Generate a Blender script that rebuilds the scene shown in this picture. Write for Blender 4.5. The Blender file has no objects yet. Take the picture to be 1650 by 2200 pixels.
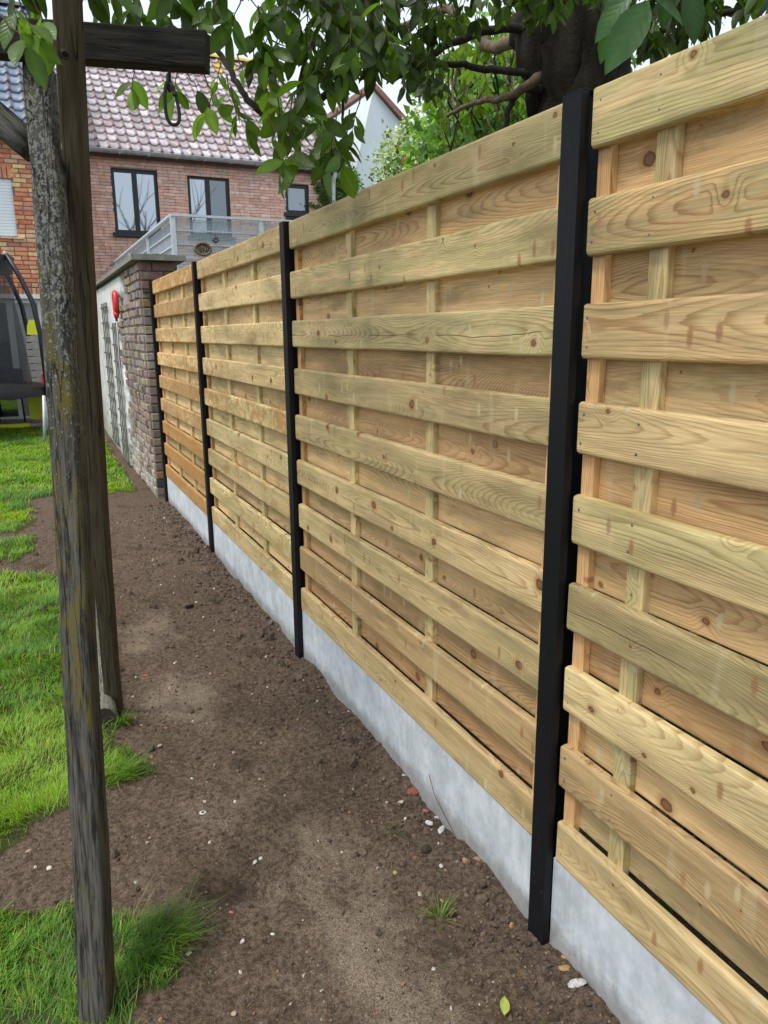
import bpy, math, random
import numpy as np
from mathutils import Vector, Matrix, Euler

R = random.Random(7)
NR = np.random.RandomState(7)
SC = bpy.context.scene
COL = SC.collection

# ------------------------------------------------------------------ camera
C0 = Vector((-1.09657, -1.35312, 1.56921))
RT = Vector((0.90771463, -0.41951172, -0.00800398))
UP = Vector((0.10337719, 0.20511228, 0.97326364))
FW = Vector((0.40665379, 0.88427307, -0.22955136))
FPX = 1625.6
cam_d = bpy.data.cameras.new("camera")
cam = bpy.data.objects.new("camera", cam_d)
COL.objects.link(cam)
m = Matrix((RT, UP, -FW)).transposed().to_4x4()
m.translation = C0
cam.matrix_world = m
cam_d.sensor_fit = 'VERTICAL'
cam_d.sensor_height = 24.0
cam_d.lens = 24.0 * FPX / 2200.0
cam_d.clip_start = 0.02
cam_d.clip_end = 1500
SC.camera = cam

# ------------------------------------------------------------------ world, sun, exposure
SUN_EL, SUN_AZ = math.radians(60), math.radians(255)
W = bpy.data.worlds.new("World")
SC.world = W
W.use_nodes = True
wn = W.node_tree
wn.nodes.clear()
sky = wn.nodes.new('ShaderNodeTexSky')
sky.sky_type = 'NISHITA'
sky.sun_disc = False
sky.sun_elevation = SUN_EL
sky.sun_rotation = SUN_AZ
sky.air_density = 1.0
sky.dust_density = 4.0
hsv = wn.nodes.new('ShaderNodeHueSaturation')
hsv.inputs['Saturation'].default_value = 0.30
mixo = wn.nodes.new('ShaderNodeMix')
mixo.data_type = 'RGBA'
mixo.inputs['Factor'].default_value = 0.6
mixo.inputs['B'].default_value = (8.0, 9.3, 10.5, 1)       # even cloud deck
bg = wn.nodes.new('ShaderNodeBackground')
bg.inputs['Strength'].default_value = 0.082
wo = wn.nodes.new('ShaderNodeOutputWorld')
wn.links.new(sky.outputs[0], hsv.inputs['Color'])
wn.links.new(hsv.outputs[0], mixo.inputs['A'])
wn.links.new(mixo.outputs['Result'], bg.inputs['Color'])
wn.links.new(bg.outputs[0], wo.inputs['Surface'])
sd = bpy.data.lights.new("sun", 'SUN')
sd.energy = 1.5
sd.angle = math.radians(13)
sd.color = (1.0, 0.965, 0.92)
sun = bpy.data.objects.new("sun", sd)
COL.objects.link(sun)
# sky.sun_rotation is measured clockwise from +Y
sdir = Vector((math.sin(SUN_AZ) * math.cos(SUN_EL), math.cos(SUN_AZ) * math.cos(SUN_EL), math.sin(SUN_EL)))
sun.rotation_euler = sdir.to_track_quat('Z', 'Y').to_euler()
SC.view_settings.view_transform = 'Standard'
SC.view_settings.look = 'None'
SC.view_settings.exposure = 0.98
SC.view_settings.gamma = 1
SC.view_settings.use_curve_mapping = False
try:
    SC.cycles.use_denoising = True
    SC.cycles.max_bounces = 8
    SC.cycles.transparent_max_bounces = 12
except Exception:
    pass

# ------------------------------------------------------------------ helpers
def at(u, v, w):
    """world point seen at photo pixel u, v at depth w along the view axis"""
    return C0 + (RT * ((u - 825) / FPX) + UP * ((1100 - v) / FPX) + FW) * w

def on_y(u, v, Y):
    d = RT * ((u - 825) / FPX) + UP * ((1100 - v) / FPX) + FW
    return C0 + d * ((Y - C0.y) / d.y)

def on_z(u, v, Z):
    d = RT * ((u - 825) / FPX) + UP * ((1100 - v) / FPX) + FW
    return C0 + d * ((Z - C0.z) / d.z)

def px(p):
    d = Vector(p) - C0
    w = d.dot(FW)
    return 825 + FPX * d.dot(RT) / w, 1100 - FPX * d.dot(UP) / w, w

def hsh(ix, iy, s):
    n = (ix.astype(np.int64) * 374761393 + iy.astype(np.int64) * 668265263 + s * 1442695041) & 0x7fffffff
    n = ((n ^ (n >> 13)) * 1274126177) & 0x7fffffff
    return ((n ^ (n >> 16)) & 0xffff) / 65535.0

def vnoise(x, y, s=0):
    ix, iy = np.floor(x), np.floor(y)
    fx, fy = x - ix, y - iy
    fx, fy = fx * fx * (3 - 2 * fx), fy * fy * (3 - 2 * fy)
    a, b = hsh(ix, iy, s), hsh(ix + 1, iy, s)
    c, d = hsh(ix, iy + 1, s), hsh(ix + 1, iy + 1, s)
    return (a * (1 - fx) + b * fx) * (1 - fy) + (c * (1 - fx) + d * fx) * fy

def fbm(x, y, s=0, o=4):
    r, a, t = 0, 1.0, 0
    for i in range(o):
        r = r + a * vnoise(x * 2 ** i + 13.7 * i, y * 2 ** i + 7.1 * i, s + i)
        t += a
        a *= .5
    return r / t

def mesh_np(name, V, loops, starts, mat, parent=None, cols=None, smooth=False):
    me = bpy.data.meshes.new(name)
    V = np.asarray(V, dtype=np.float32)
    me.vertices.add(len(V))
    me.vertices.foreach_set('co', V.ravel())
    loops = np.asarray(loops, dtype=np.int32)
    starts = np.asarray(starts, dtype=np.int32)
    me.loops.add(len(loops))
    me.loops.foreach_set('vertex_index', loops)
    me.polygons.add(len(starts))
    me.polygons.foreach_set('loop_start', starts)
    tot = np.diff(np.append(starts, len(loops))).astype(np.int32)
    try:
        me.polygons.foreach_set('loop_total', tot)
    except Exception:
        pass
    me.polygons.foreach_set('use_smooth', np.full(len(starts), smooth, dtype=bool))
    me.update(calc_edges=True)
    me.validate()
    a = me.attributes.new('Col', 'FLOAT_COLOR', 'POINT')
    c = np.ones((len(V), 4), dtype=np.float32)
    if cols is not None:
        c[:, :cols.shape[1]] = cols
    a.data.foreach_set('color', c.ravel())
    if mat:
        me.materials.append(mat)
    o = bpy.data.objects.new(name, me)
    COL.objects.link(o)
    if parent:
        o.parent = parent
    return o

class MB:
    """gathers faces for one mesh"""
    def __init__(self):
        self.v, self.f, self.c = [], [], []
    def add(self, V, F, M=None, col=None):
        n = len(self.v)
        for i, p in enumerate(V):
            p = Vector(p)
            self.v.append(M @ p if M is not None else p)
            self.c.append(col if col is not None else (1, 1, 1))
        self.f += [[n + i for i in f] for f in F]
        return self
    def box(self, lo, hi, M=None, col=None):
        x0, y0, z0 = lo
        x1, y1, z1 = hi
        V = [(x0, y0, z0), (x1, y0, z0), (x1, y1, z0), (x0, y1, z0), (x0, y0, z1), (x1, y0, z1), (x1, y1, z1), (x0, y1, z1)]
        F = [(0, 3, 2, 1), (4, 5, 6, 7), (0, 1, 5, 4), (1, 2, 6, 5), (2, 3, 7, 6), (3, 0, 4, 7)]
        return self.add(V, F, M, col)
    def tube(self, pts, rad, n=8, col=None, cap=True, rough=0.0, rng=None):
        pts = [Vector(p) for p in pts]
        rad = rad if isinstance(rad, (list, tuple)) else [rad] * len(pts)
        b = len(self.v)
        up = None
        for i, p in enumerate(pts):
            t = (pts[min(i + 1, len(pts) - 1)] - pts[max(i - 1, 0)]).normalized()
            if up is None:
                up = t.orthogonal().normalized()
            up = (up - t * up.dot(t)).normalized()
            s = t.cross(up)
            for k in range(n):
                a = 2 * math.pi * k / n
                rr = rad[i] * (1 + (rough * ((rng or R).random() - .5) if rough else 0))
                self.v.append(p + (up * math.cos(a) + s * math.sin(a)) * rr)
                self.c.append(col or (1, 1, 1))
        for i in range(len(pts) - 1):
            for k in range(n):
                a, c = b + i * n + k, b + i * n + (k + 1) % n
                self.f.append([a, c, c + n, a + n])
        if cap:
            self.f.append([b + k for k in range(n)][::-1])
            self.f.append([b + (len(pts) - 1) * n + k for k in range(n)])
        return self
    def ring(self, M, r0, r1, ru=20, rn=8, sz=1.0):
        b = len(self.v)
        for i in range(ru):
            a = 2 * math.pi * i / ru
            for k in range(rn):
                q = 2 * math.pi * k / rn
                self.v.append(M @ Vector(((r0 + r1 * math.cos(q)) * math.cos(a), (r0 * sz + r1 * math.cos(q)) * math.sin(a), r1 * math.sin(q))))
                self.c.append((1, 1, 1))
        for i in range(ru):
            for k in range(rn):
                self.f.append([b + i * rn + k, b + ((i + 1) % ru) * rn + k, b + ((i + 1) % ru) * rn + (k + 1) % rn, b + i * rn + (k + 1) % rn])
        return self
    def obj(self, name, mat, parent=None, smooth=False, loc=None):
        loops = [i for f in self.f for i in f]
        st = np.cumsum([0] + [len(f) for f in self.f[:-1]])
        o = mesh_np(name, [tuple(p) for p in self.v], loops, st, mat, parent, np.array(self.c, dtype=np.float32), smooth)
        if loc is not None:
            o.location = loc
        return o

def replicate(name, V, F, Ms, mat, parent=None, cols=None, vcol=None, smooth=False):
    """many copies of one small mesh joined into one; Ms is N x 4 x 4"""
    V = np.asarray(V, dtype=np.float64)
    Ms = np.asarray(Ms)
    N, n = len(Ms), len(V)
    P = np.einsum('nij,vj->nvi', Ms[:, :3, :3], V) + Ms[:, None, :3, 3]
    base = np.array([i for f in F for i in f])
    st = np.cumsum([0] + [len(f) for f in F])
    loops = (base[None, :] + (np.arange(N) * n)[:, None]).ravel()
    starts = (st[None, :-1] + (np.arange(N) * st[-1])[:, None]).ravel()
    c = np.ones((N, n, 4))
    if cols is not None:
        c[:, :, :3] *= np.asarray(cols)[:, None, :3]
    if vcol is not None:
        vc_ = np.asarray(vcol, dtype=float)
        if vc_.ndim == 1: c[:, :, :3] *= vc_[None, :, None]
        else: c[:, :, :vc_.shape[1]] *= vc_[None]
    return mesh_np(name, P.reshape(-1, 3), loops, starts, mat, parent, c.reshape(-1, 4).astype(np.float32), smooth)

def thing(name, label, cat, loc=(0, 0, 0), group=None):
    o = bpy.data.objects.new(name, None)
    o.empty_display_size = .1
    COL.objects.link(o)
    o.location = loc
    o['label'] = label
    o['category'] = cat
    if group:
        o['group'] = group
    return o

def sub(name, parent):
    o = bpy.data.objects.new(name, None)
    o.empty_display_size = .1
    COL.objects.link(o)
    o.parent = parent
    return o

def tag(o, label, cat, group=None):
    o['label'] = label
    o['category'] = cat
    if group:
        o['group'] = group
    return o

def inst(name, me, parent, M, col=None):
    o = bpy.data.objects.new(name, me)
    COL.objects.link(o)
    o.parent = parent
    o.matrix_local = M
    if col is not None:
        o.color = (*col, 1) if len(col) == 3 else col
    return o

def frame(p, q, up=(0, 0, 1)):
    """matrix whose local Z runs from p to q"""
    z = (Vector(q) - Vector(p)).normalized()
    y = Vector(up)
    x = y.cross(z).normalized()
    y = z.cross(x)
    M = Matrix((x, y, z)).transposed().to_4x4()
    M.translation = Vector(p)
    return M

def TRS(t, r=(0, 0, 0), s=(1, 1, 1)):
    return Matrix.LocRotScale(Vector(t), Euler(r), Vector(s))

# ------------------------------------------------------------------ node helper
class NT:
    def __init__(self, name):
        self.m = bpy.data.materials.new(name)
        self.m.use_nodes = True
        self.t = self.m.node_tree
        self.t.nodes.clear()
        self.out = self.n('ShaderNodeOutputMaterial')
        self.b = self.n('ShaderNodeBsdfPrincipled')
        self.t.links.new(self.b.outputs[0], self.out.inputs[0])
    def n(self, k, **kw):
        n = self.t.nodes.new(k)
        for a, v in kw.items():
            setattr(n, a, v)
        return n
    def set(self, sock, v):
        if isinstance(v, bpy.types.NodeSocket):
            self.t.links.new(v, sock)
        elif v is not None:
            if isinstance(v, (tuple, list)) and len(v) == 3 and len(sock.default_value) == 4:
                v = (*v, 1)
            sock.default_value = v
    def math(self, op, a, b=None, c=None, clamp=False):
        n = self.n('ShaderNodeMath', operation=op, use_clamp=clamp)
        for i, v in enumerate((a, b, c)):
            if v is not None:
                self.set(n.inputs[i], v)
        return n.outputs[0]
    def vm(self, op, a, b=None):
        n = self.n('ShaderNodeVectorMath', operation=op)
        self.set(n.inputs[0], a)
        if b is not None:
            self.set(n.inputs[1], b)
        return n.outputs[0]
    def mul(self, p, s):
        return self.vm('MULTIPLY', p, s)
    def noise(self, p, scale=1.0, detail=2.0, rough=.5, dist=0.0):
        n = self.n('ShaderNodeTexNoise')
        self.set(n.inputs['Vector'], p)
        n.inputs['Scale'].default_value = scale
        n.inputs['Detail'].default_value = detail
        n.inputs['Roughness'].default_value = rough
        n.inputs['Distortion'].default_value = dist
        return n.outputs['Fac']
    def voro(self, p, scale=1.0, rnd=1.0, feat='F1'):
        n = self.n('ShaderNodeTexVoronoi', feature=feat)
        self.set(n.inputs['Vector'], p)
        n.inputs['Scale'].default_value = scale
        n.inputs['Randomness'].default_value = rnd
        return n
    def voro2(self, x, y):
        n = self.n('ShaderNodeTexVoronoi', feature='F1')
        n.voronoi_dimensions = '2D'
        self.set(n.inputs['Vector'], self.comb(x, y, 0.0))
        n.inputs['Scale'].default_value = 1.0
        n.inputs['Randomness'].default_value = 1.0
        return n
    def mr(self, v, a, b, c=0.0, d=1.0):
        n = self.n('ShaderNodeMapRange')
        n.interpolation_type = 'SMOOTHSTEP'
        self.set(n.inputs['Value'], v)
        self.set(n.inputs['From Min'], a)
        self.set(n.inputs['From Max'], b)
        self.set(n.inputs['To Min'], c)
        self.set(n.inputs['To Max'], d)
        return n.outputs[0]
    def mix(self, f, a, b, mode='MIX'):
        n = self.n('ShaderNodeMix', data_type='RGBA', blend_type=mode)
        self.set(n.inputs['Factor'], f)
        self.set(n.inputs['A'], a)
        self.set(n.inputs['B'], b)
        return n.outputs['Result']
    def obj(self):
        return self.n('ShaderNodeTexCoord').outputs['Object']
    def geo(self):
        return self.n('ShaderNodeNewGeometry').outputs['Position']
    def sep(self, p):
        n = self.n('ShaderNodeSeparateXYZ')
        self.set(n.inputs[0], p)
        return n.outputs
    def comb(self, x, y, z):
        n = self.n('ShaderNodeCombineXYZ')
        for i, v in enumerate((x, y, z)):
            self.set(n.inputs[i], v)
        return n.outputs[0]
    def info(self):
        return self.n('ShaderNodeObjectInfo').outputs
    def col(self):
        return self.n('ShaderNodeAttribute', attribute_name='Col').outputs['Color']
    def bump(self, h, strength=.3, dist=.01, normal=None):
        n = self.n('ShaderNodeBump')
        n.inputs['Strength'].default_value = strength
        n.inputs['Distance'].default_value = dist
        self.set(n.inputs['Height'], h)
        if normal is not None:
            self.set(n.inputs['Normal'], normal)
        return n.outputs[0]
    def fin(self, color=None, rough=None, normal=None, spec=None, metal=None, ior=None):
        self.set(self.b.inputs['Base Color'], color)
        self.set(self.b.inputs['Roughness'], rough)
        if normal is not None:
            self.set(self.b.inputs['Normal'], normal)
        if spec is not None:
            self.set(self.b.inputs['Specular IOR Level'], spec)
        if metal is not None:
            self.set(self.b.inputs['Metallic'], metal)
        if ior is not None:
            self.set(self.b.inputs['IOR'], ior)
        return self.m

def simple(name, c, rough=.6, metal=0.0, var=.15, scale=8.0, bump=0.0, spec=.5):
    t = NT(name)
    p = t.obj()
    n = t.noise(p, scale, 4, .6)
    f = t.mr(n, .25, .75, 1 - var, 1 + var)
    col = t.mix(1.0, c, t.comb(f, f, f), 'MULTIPLY')
    nm = t.bump(t.noise(p, scale * 6, 3), bump, .005) if bump else None
    return t.fin(col, rough, nm, spec, metal)

# ------------------------------------------------------------------ materials
def pine_material():
    """pressure treated pine: object colour = (orange smear, green tint, brown/red tone, darkness)"""
    t = NT("pine_board")
    inf = t.info()
    rnd = inf['Random']
    par = t.n('ShaderNodeSeparateColor')
    t.set(par.inputs[0], inf['Color'])
    smear, green, red = par.outputs[0], par.outputs[1], par.outputs[2]
    off = t.comb(t.math('MULTIPLY', rnd, 91.7), t.math('MULTIPLY', rnd, 3.1), t.math('MULTIPLY', rnd, 47.3))
    p0 = t.obj()
    s0 = t.sep(p0)
    p = t.vm('ADD', p0, off)
    s = t.sep(p)
    # knots: cells in the face plane
    vk = t.voro2(t.math('MULTIPLY', s[0], 5.0), t.math('MULTIPLY', s[2], 6.0))
    kd = vk.outputs['Distance']
    kc = t.n('ShaderNodeSeparateColor')
    t.set(kc.inputs[0], vk.outputs['Color'])
    on = t.mr(kc.outputs[0], .36, .38)
    ksz = t.mr(t.math('POWER', kc.outputs[1], 1.7), 0.0, 1.0, .016, .075)
    kn = t.noise(t.mul(p, (45, 30, 60)), 1, 3)
    kdd = t.math('ADD', kd, t.math('MULTIPLY', t.math('SUBTRACT', kn, .5), .075))
    kedge = t.math('MULTIPLY', ksz, 1.25)
    knot = t.math('MULTIPLY', t.mr(kdd, ksz, kedge, 1.0, 0.0), on)
    halo = t.math('MULTIPLY', t.mr(kdd, ksz, t.math('MULTIPLY', ksz, 2.6), 1.0, 0.0), on)
    defl = t.math('MULTIPLY', t.math('MULTIPLY', t.mr(kd, 0.0, .24, 1.0, 0.0), on), .010)
    # growth rings: plain sawn, centre drifts along the board
    wob = t.noise(t.mul(p, (1.6, 4, 4)), 1.0, 3, .55)
    dep = t.mr(t.noise(t.mul(p, (.55, .2, .2)), 1.0, 1), .25, .75, t.mr(rnd, .2, .8, -.02, .05), .13)
    zc = t.math('MULTIPLY', t.math('SUBTRACT', rnd, .5), .13)
    dz = t.math('ADD', t.math('SUBTRACT', s0[2], zc), t.math('MULTIPLY', t.math('SUBTRACT', wob, .5), .05))
    rr = t.math('SQRT', t.math('ADD', t.math('MULTIPLY', dz, dz), t.math('MULTIPLY', dep, dep)))
    rr = t.math('ADD', rr, defl)
    fine = t.noise(t.mul(p, (3, 40, 90)), 1.0, 2)
    ph = t.math('ADD', t.math('MULTIPLY', rr, 285.0), t.math('MULTIPLY', fine, .7))
    fr = t.math('FRACT', ph)
    late = t.math('MULTIPLY', t.mr(fr, .45, .93), t.mr(fr, .93, 1.0, 1.0, 0.0))
    late = t.math('MULTIPLY', late, t.mr(t.noise(t.mul(p, (2, 9, 9)), 1.0, 2), .3, .65, .35, 1.0))
    fibre = t.noise(t.mul(p, (9, 200, 330)), 1.0, 4, .65)
    # colours
    early = t.mix(red, (.71, .54, .275), (.69, .41, .185))
    latec = t.mix(red, (.37, .20, .07), (.36, .135, .045))
    base = t.mix(t.math('MULTIPLY', late, .66), early, latec)
    g1 = t.mr(t.noise(t.mul(p, (2.2, 3, 11)), 1.0, 5, .65, .8), .36, .60)
    base = t.mix(t.math('MULTIPLY', t.math('MULTIPLY', g1, green), .72), base, t.mix(late, (.42, .385, .165), (.21, .20, .07)))
    tone = t.mr(rnd, 0, 1, .76, 1.14)
    tone = t.math('MULTIPLY', tone, t.mr(t.noise(t.mul(p, (1.6, 2, 12)), 1.0, 5, .6), .28, .72, .72, 1.2))
    tone = t.math('MULTIPLY', tone, t.mr(fibre, .25, .75, .76, 1.18))
    base = t.mix(1.0, base, t.comb(tone, tone, tone), 'MULTIPLY')
    # short resin marks across the grain
    vs = t.voro2(t.math('MULTIPLY', s[0], 16.0), t.math('MULTIPLY', s[2], 6.5))
    sc_ = t.n('ShaderNodeSeparateColor')
    t.set(sc_.inputs[0], vs.outputs['Color'])
    sdist = t.math('ADD', vs.outputs['Distance'], t.math('MULTIPLY', t.math('SUBTRACT', fibre, .5), .12))
    res = t.math('MULTIPLY', t.mr(sdist, .06, .17, 1.0, 0.0), t.mr(sc_.outputs[0], .64, .68))
    base = t.mix(t.math('MULTIPLY', res, .75), base, t.mix(t.mr(sc_.outputs[1], .4, .6), (.33, .145, .06), (.60, .50, .30)))
    # brown damp blotches
    bl = t.noise(t.mul(p, (2.3, 3, 9)), 1.0, 5, .65)
    blm = t.mr(bl, .52, .70)
    base = t.mix(t.math('MULTIPLY', blm, .55), base, (.22, .145, .06))
    # orange clay smear
    sm = t.noise(t.mul(p, (9, 6, 16)), 1.0, 6, .78, .6)
    sb = t.noise(t.mul(p, (26, 10, 9)), 1.0, 5, .75)
    lim = t.math('SUBTRACT', .60, t.math('MULTIPLY', smear, .20))
    smm = t.mr(t.math('ADD', t.math('MULTIPLY', sm, .65), t.math('MULTIPLY', sb, .35)), lim, t.math('ADD', lim, .07))
    smm = t.math('MULTIPLY', smm, t.math('MINIMUM', t.math('MULTIPLY', smear, 2.0), 1.0))
    base = t.mix(t.math('MULTIPLY', smm, .74), base, t.mix(t.noise(p, 6, 2), (.44, .14, .025), (.36, .21, .05)))
    # knots
    base = t.mix(t.math('MULTIPLY', halo, .65), base, (.40, .185, .06))
    kcol = t.mix(t.mr(kdd, t.math('MULTIPLY', ksz, .45), ksz), t.mix(kc.outputs[2], (.32, .155, .07), (.17, .075, .035)), (.095, .042, .02))
    base = t.mix(t.math('MULTIPLY', knot, .88), base, kcol)
    # a few long dark checks along the grain
    wv = t.math('MULTIPLY', t.math('SUBTRACT', t.noise(t.comb(t.math('MULTIPLY', s[0], 3.0), 0.0, 0.0), 1.0, 3), .5), .045)
    ck = t.math('ABSOLUTE', t.math('SUBTRACT', t.math('ADD', s0[2], .008), wv))
    gate = t.math('MULTIPLY', t.mr(t.noise(t.comb(t.math('MULTIPLY', s[0], 2.2), 3.0, 0.0), 1.0, 1), .46, .50), t.math('SUBTRACT', 1.0, inf['Alpha']))
    ckm = t.math('MULTIPLY', t.mr(ck, .0004, .0019, 1.0, 0.0), gate)
    # pale planer bands across the board
    band = t.mr(t.noise(t.comb(t.math('MULTIPLY', s[0], 17.0), t.math('MULTIPLY', s[2], 2.5), rnd), 1.0, 2), .62, .70)
    base = t.mix(t.math('MULTIPLY', band, .13), base, (.74, .66, .46))
    base = t.mix(t.math('MULTIPLY', ckm, .8), base, (.10, .05, .03))
    h = t.math('ADD', t.math('MULTIPLY', late, .5), t.math('MULTIPLY', fibre, .9))
    h = t.math('SUBTRACT', h, t.math('MULTIPLY', ckm, 4.0))
    h = t.math('ADD', h, t.math('MULTIPLY', knot, .8))
    return t.fin(base, t.mr(fibre, .2, .8, .52, .72), t.bump(h, .35, .0016), .35)

def old_wood(name, dark, light, moss, lichen, mossamt, licamt, lic_hi=False):
    t = NT(name)
    p = t.obj()
    s = t.sep(p)
    fib = t.noise(t.mul(p, (75, 75, 6)), 1.0, 6, .72)
    fib2 = t.noise(t.mul(p, (190, 190, 14)), 1.0, 3, .6)
    f = t.mr(t.math('ADD', t.math('MULTIPLY', fib, .6), t.math('MULTIPLY', fib2, .4)), .38, .61)
    base = t.mix(f, dark, light)
    mm = t.noise(t.mul(p, (42, 42, 7)), 1.0, 5, .75)
    mbig = t.noise(t.mul(p, (5, 5, 2)), 1.0, 2)
    mk = t.mr(t.math('ADD', mm, t.math('MULTIPLY', t.math('SUBTRACT', mbig, .5), .5)), .66 - mossamt, .74 - mossamt)
    base = t.mix(t.math('MULTIPLY', mk, .8), base, t.mix(fib2, moss, tuple(c * .5 for c in moss)))
    # crusty lichen, thicker with height if asked
    lv = t.voro(t.mul(p, (1, 1, .8)), 170.0, 1.0)
    ln = t.noise(t.mul(p, (1, 1, .6)), 85.0, 4, .75)
    lim = t.mr(s[2], .9, 2.2, .68, .42) if lic_hi else .64 - licamt
    if lic_hi:
        lim = t.math('SUBTRACT', lim, licamt)
    lk = t.mr(t.math('ADD', ln, t.math('MULTIPLY', t.math('SUBTRACT', .5, lv.outputs['Distance']), .22)), lim, t.math('ADD', lim, .07))
    lc = t.mix(t.noise(p, 60, 2), lichen, tuple(c * .45 for c in lichen))
    base = t.mix(t.math('MULTIPLY', lk, .8), base, lc)
    ch = t.noise(t.mul(p, (32, 32, 1.1)), 1.0, 2)
    crack = t.mr(t.math('ABSOLUTE', t.math('SUBTRACT', ch, .5)), 0.0, .012, 1.0, 0.0)
    base = t.mix(t.math('MULTIPLY', crack, .7), base, (.008, .006, .005))
    sp = t.voro(t.mul(p, (1, 1, .45)), 26.0, 1.0)
    spm = t.mr(sp.outputs['Distance'], .10, .16, 1.0, 0.0)
    sc_ = t.n('ShaderNodeSeparateColor')
    t.set(sc_.inputs[0], sp.outputs['Color'])
    spm = t.math('MULTIPLY', spm, t.mr(sc_.outputs[0], .90, .92))
    base = t.mix(t.math('MULTIPLY', spm, .6), base, (.36, .36, .31))
    h = t.math('ADD', t.math('MULTIPLY', fib, 1.2), t.math('MULTIPLY', lk, 1.0))
    h = t.math('SUBTRACT', h, t.math('MULTIPLY', crack, 2.5))
    return t.fin(base, .85, t.bump(h, .8, .004), .25)

def brick_mat(name, spots=(.1, .05, .04), spotamt=.5, speck=90.0, rough=.85, wash=0.0):
    t = NT(name)
    p = t.geo()
    c = t.mix(1.0, t.col(), t.info()['Color'], 'MULTIPLY')
    n = t.noise(p, speck, 4, .7)
    c = t.mix(t.math('MULTIPLY', t.mr(n, .5, .72), spotamt), c, spots)
    n2 = t.noise(p, 14, 3)
    f = t.mr(n2, .3, .7, .86, 1.12)
    c = t.mix(1.0, c, t.comb(f, f, f), 'MULTIPLY')
    if wash:
        ww = t.mr(t.noise(p, 2.3, 5, .7), .52, .66)
        c = t.mix(t.math('MULTIPLY', ww, wash), c, (.55, .50, .47))
    return t.fin(c, rough, t.bump(n, .4, .004), .3)

def leaf_mat(name, top, back, gloss=.35, trans=.45, veins=False):
    t = NT(name)
    c = t.mix(1.0, t.col(), t.info()['Color'], 'MULTIPLY')
    g = t.n('ShaderNodeNewGeometry')
    v = t.noise(g.outputs['Position'], 40, 2)
    f = t.mr(v, .3, .7, .8, 1.2)
    k = t.mix(1.0, t.mix(g.outputs['Backfacing'], top, back), c, 'MULTIPLY')
    k = t.mix(1.0, k, t.comb(f, f, f), 'MULTIPLY')
    if veins:
        al = t.n('ShaderNodeAttribute', attribute_name='Col').outputs['Alpha']
        fr = t.math('FRACT', t.math('MULTIPLY', al, 10.0))
        ve = t.math('MULTIPLY', t.mr(fr, .0, .12, 1.0, 0.0), .35)
        k = t.mix(ve, k, t.mix(1.0, k, (2.2, 2.0, 1.8), 'MULTIPLY'))
        t.fin(k, t.mr(v, .3, .7, gloss - .06, gloss + .14), t.bump(t.math('ABSOLUTE', t.math('SUBTRACT', fr, .5)), .35, .002), .5)
    else:
        t.fin(k, gloss, None, .5)
    tr = t.n('ShaderNodeBsdfTranslucent')
    t.set(tr.inputs[0], t.mix(1.0, (back[0] * 2.6, back[1] * 2.7, back[2] * 1.3), c, 'MULTIPLY'))
    mx = t.n('ShaderNodeMixShader')
    mx.inputs[0].default_value = trans
    t.t.links.new(t.b.outputs[0], mx.inputs[1])
    t.t.links.new(tr.outputs[0], mx.inputs[2])
    t.t.links.new(mx.outputs[0], t.out.inputs[0])
    return t.m

def attr_mat(name, rough=.8, spec=.3, nscale=60.0, amt=.2, bump=.3):
    t = NT(name)
    p = t.geo()
    n = t.noise(p, nscale, 3, .6)
    f = t.mr(n, .3, .7, 1 - amt, 1 + amt)
    c = t.mix(1.0, t.mix(1.0, t.col(), t.info()['Color'], 'MULTIPLY'), t.comb(f, f, f), 'MULTIPLY')
    return t.fin(c, rough, t.bump(n, bump, .003), spec)

def ground_material():
    """Col.r = lawn mask, Col.g = dry sandy mask, Col.b = paving"""
    t = NT("garden_soil")
    p = t.geo()
    cc = t.n('ShaderNodeSeparateColor')
    t.set(cc.inputs[0], t.col())
    n1 = t.noise(p, 7, 5, .65)
    n2 = t.noise(p, 60, 5, .72)
    n3 = t.noise(p, 240, 3, .7)
    soil = t.mix(t.mr(n2, .3, .7), (.066, .045, .032), (.20, .142, .102))
    dry = t.mix(t.mr(n3, .3, .7), (.15, .112, .082), (.34, .265, .19))
    d = t.math('ADD', t.math('MULTIPLY', cc.outputs[1], .75), t.math('MULTIPLY', t.math('SUBTRACT', n1, .5), .9))
    d = t.math('ADD', d, t.math('MULTIPLY', t.math('SUBTRACT', n2, .5), .7))
    c = t.mix(t.mr(d, .20, .85), soil, dry)
    sp = t.voro(p, 85.0, 1.0)
    s_ = t.n('ShaderNodeSeparateColor')
    t.set(s_.inputs[0], sp.outputs['Color'])
    spm = t.math('MULTIPLY', t.mr(sp.outputs['Distance'], .16, .26, 1.0, 0.0), t.mr(s_.outputs[0], .90, .92))
    c = t.mix(t.math('MULTIPLY', spm, .7), c, (.34, .28, .22))
    dk = t.mr(t.noise(p, 3.1, 4, .6), .56, .72)
    c = t.mix(t.math('MULTIPLY', dk, .65), c, (.038, .028, .022))
    f = t.mr(n3, .25, .75, .75, 1.25)
    c = t.mix(1.0, c, t.comb(f, f, f), 'MULTIPLY')
    gr = t.mix(t.mr(n2, .3, .7), (.035, .040, .015), (.085, .095, .035))
    c = t.mix(cc.outputs[0], c, gr)
    c = t.mix(cc.outputs[2], c, (.36, .34, .32))
    h = t.math('ADD', t.math('MULTIPLY', n2, 1.0), t.math('MULTIPLY', n3, .45))
    return t.fin(c, .95, t.bump(h, .9, .012), .15)

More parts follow.
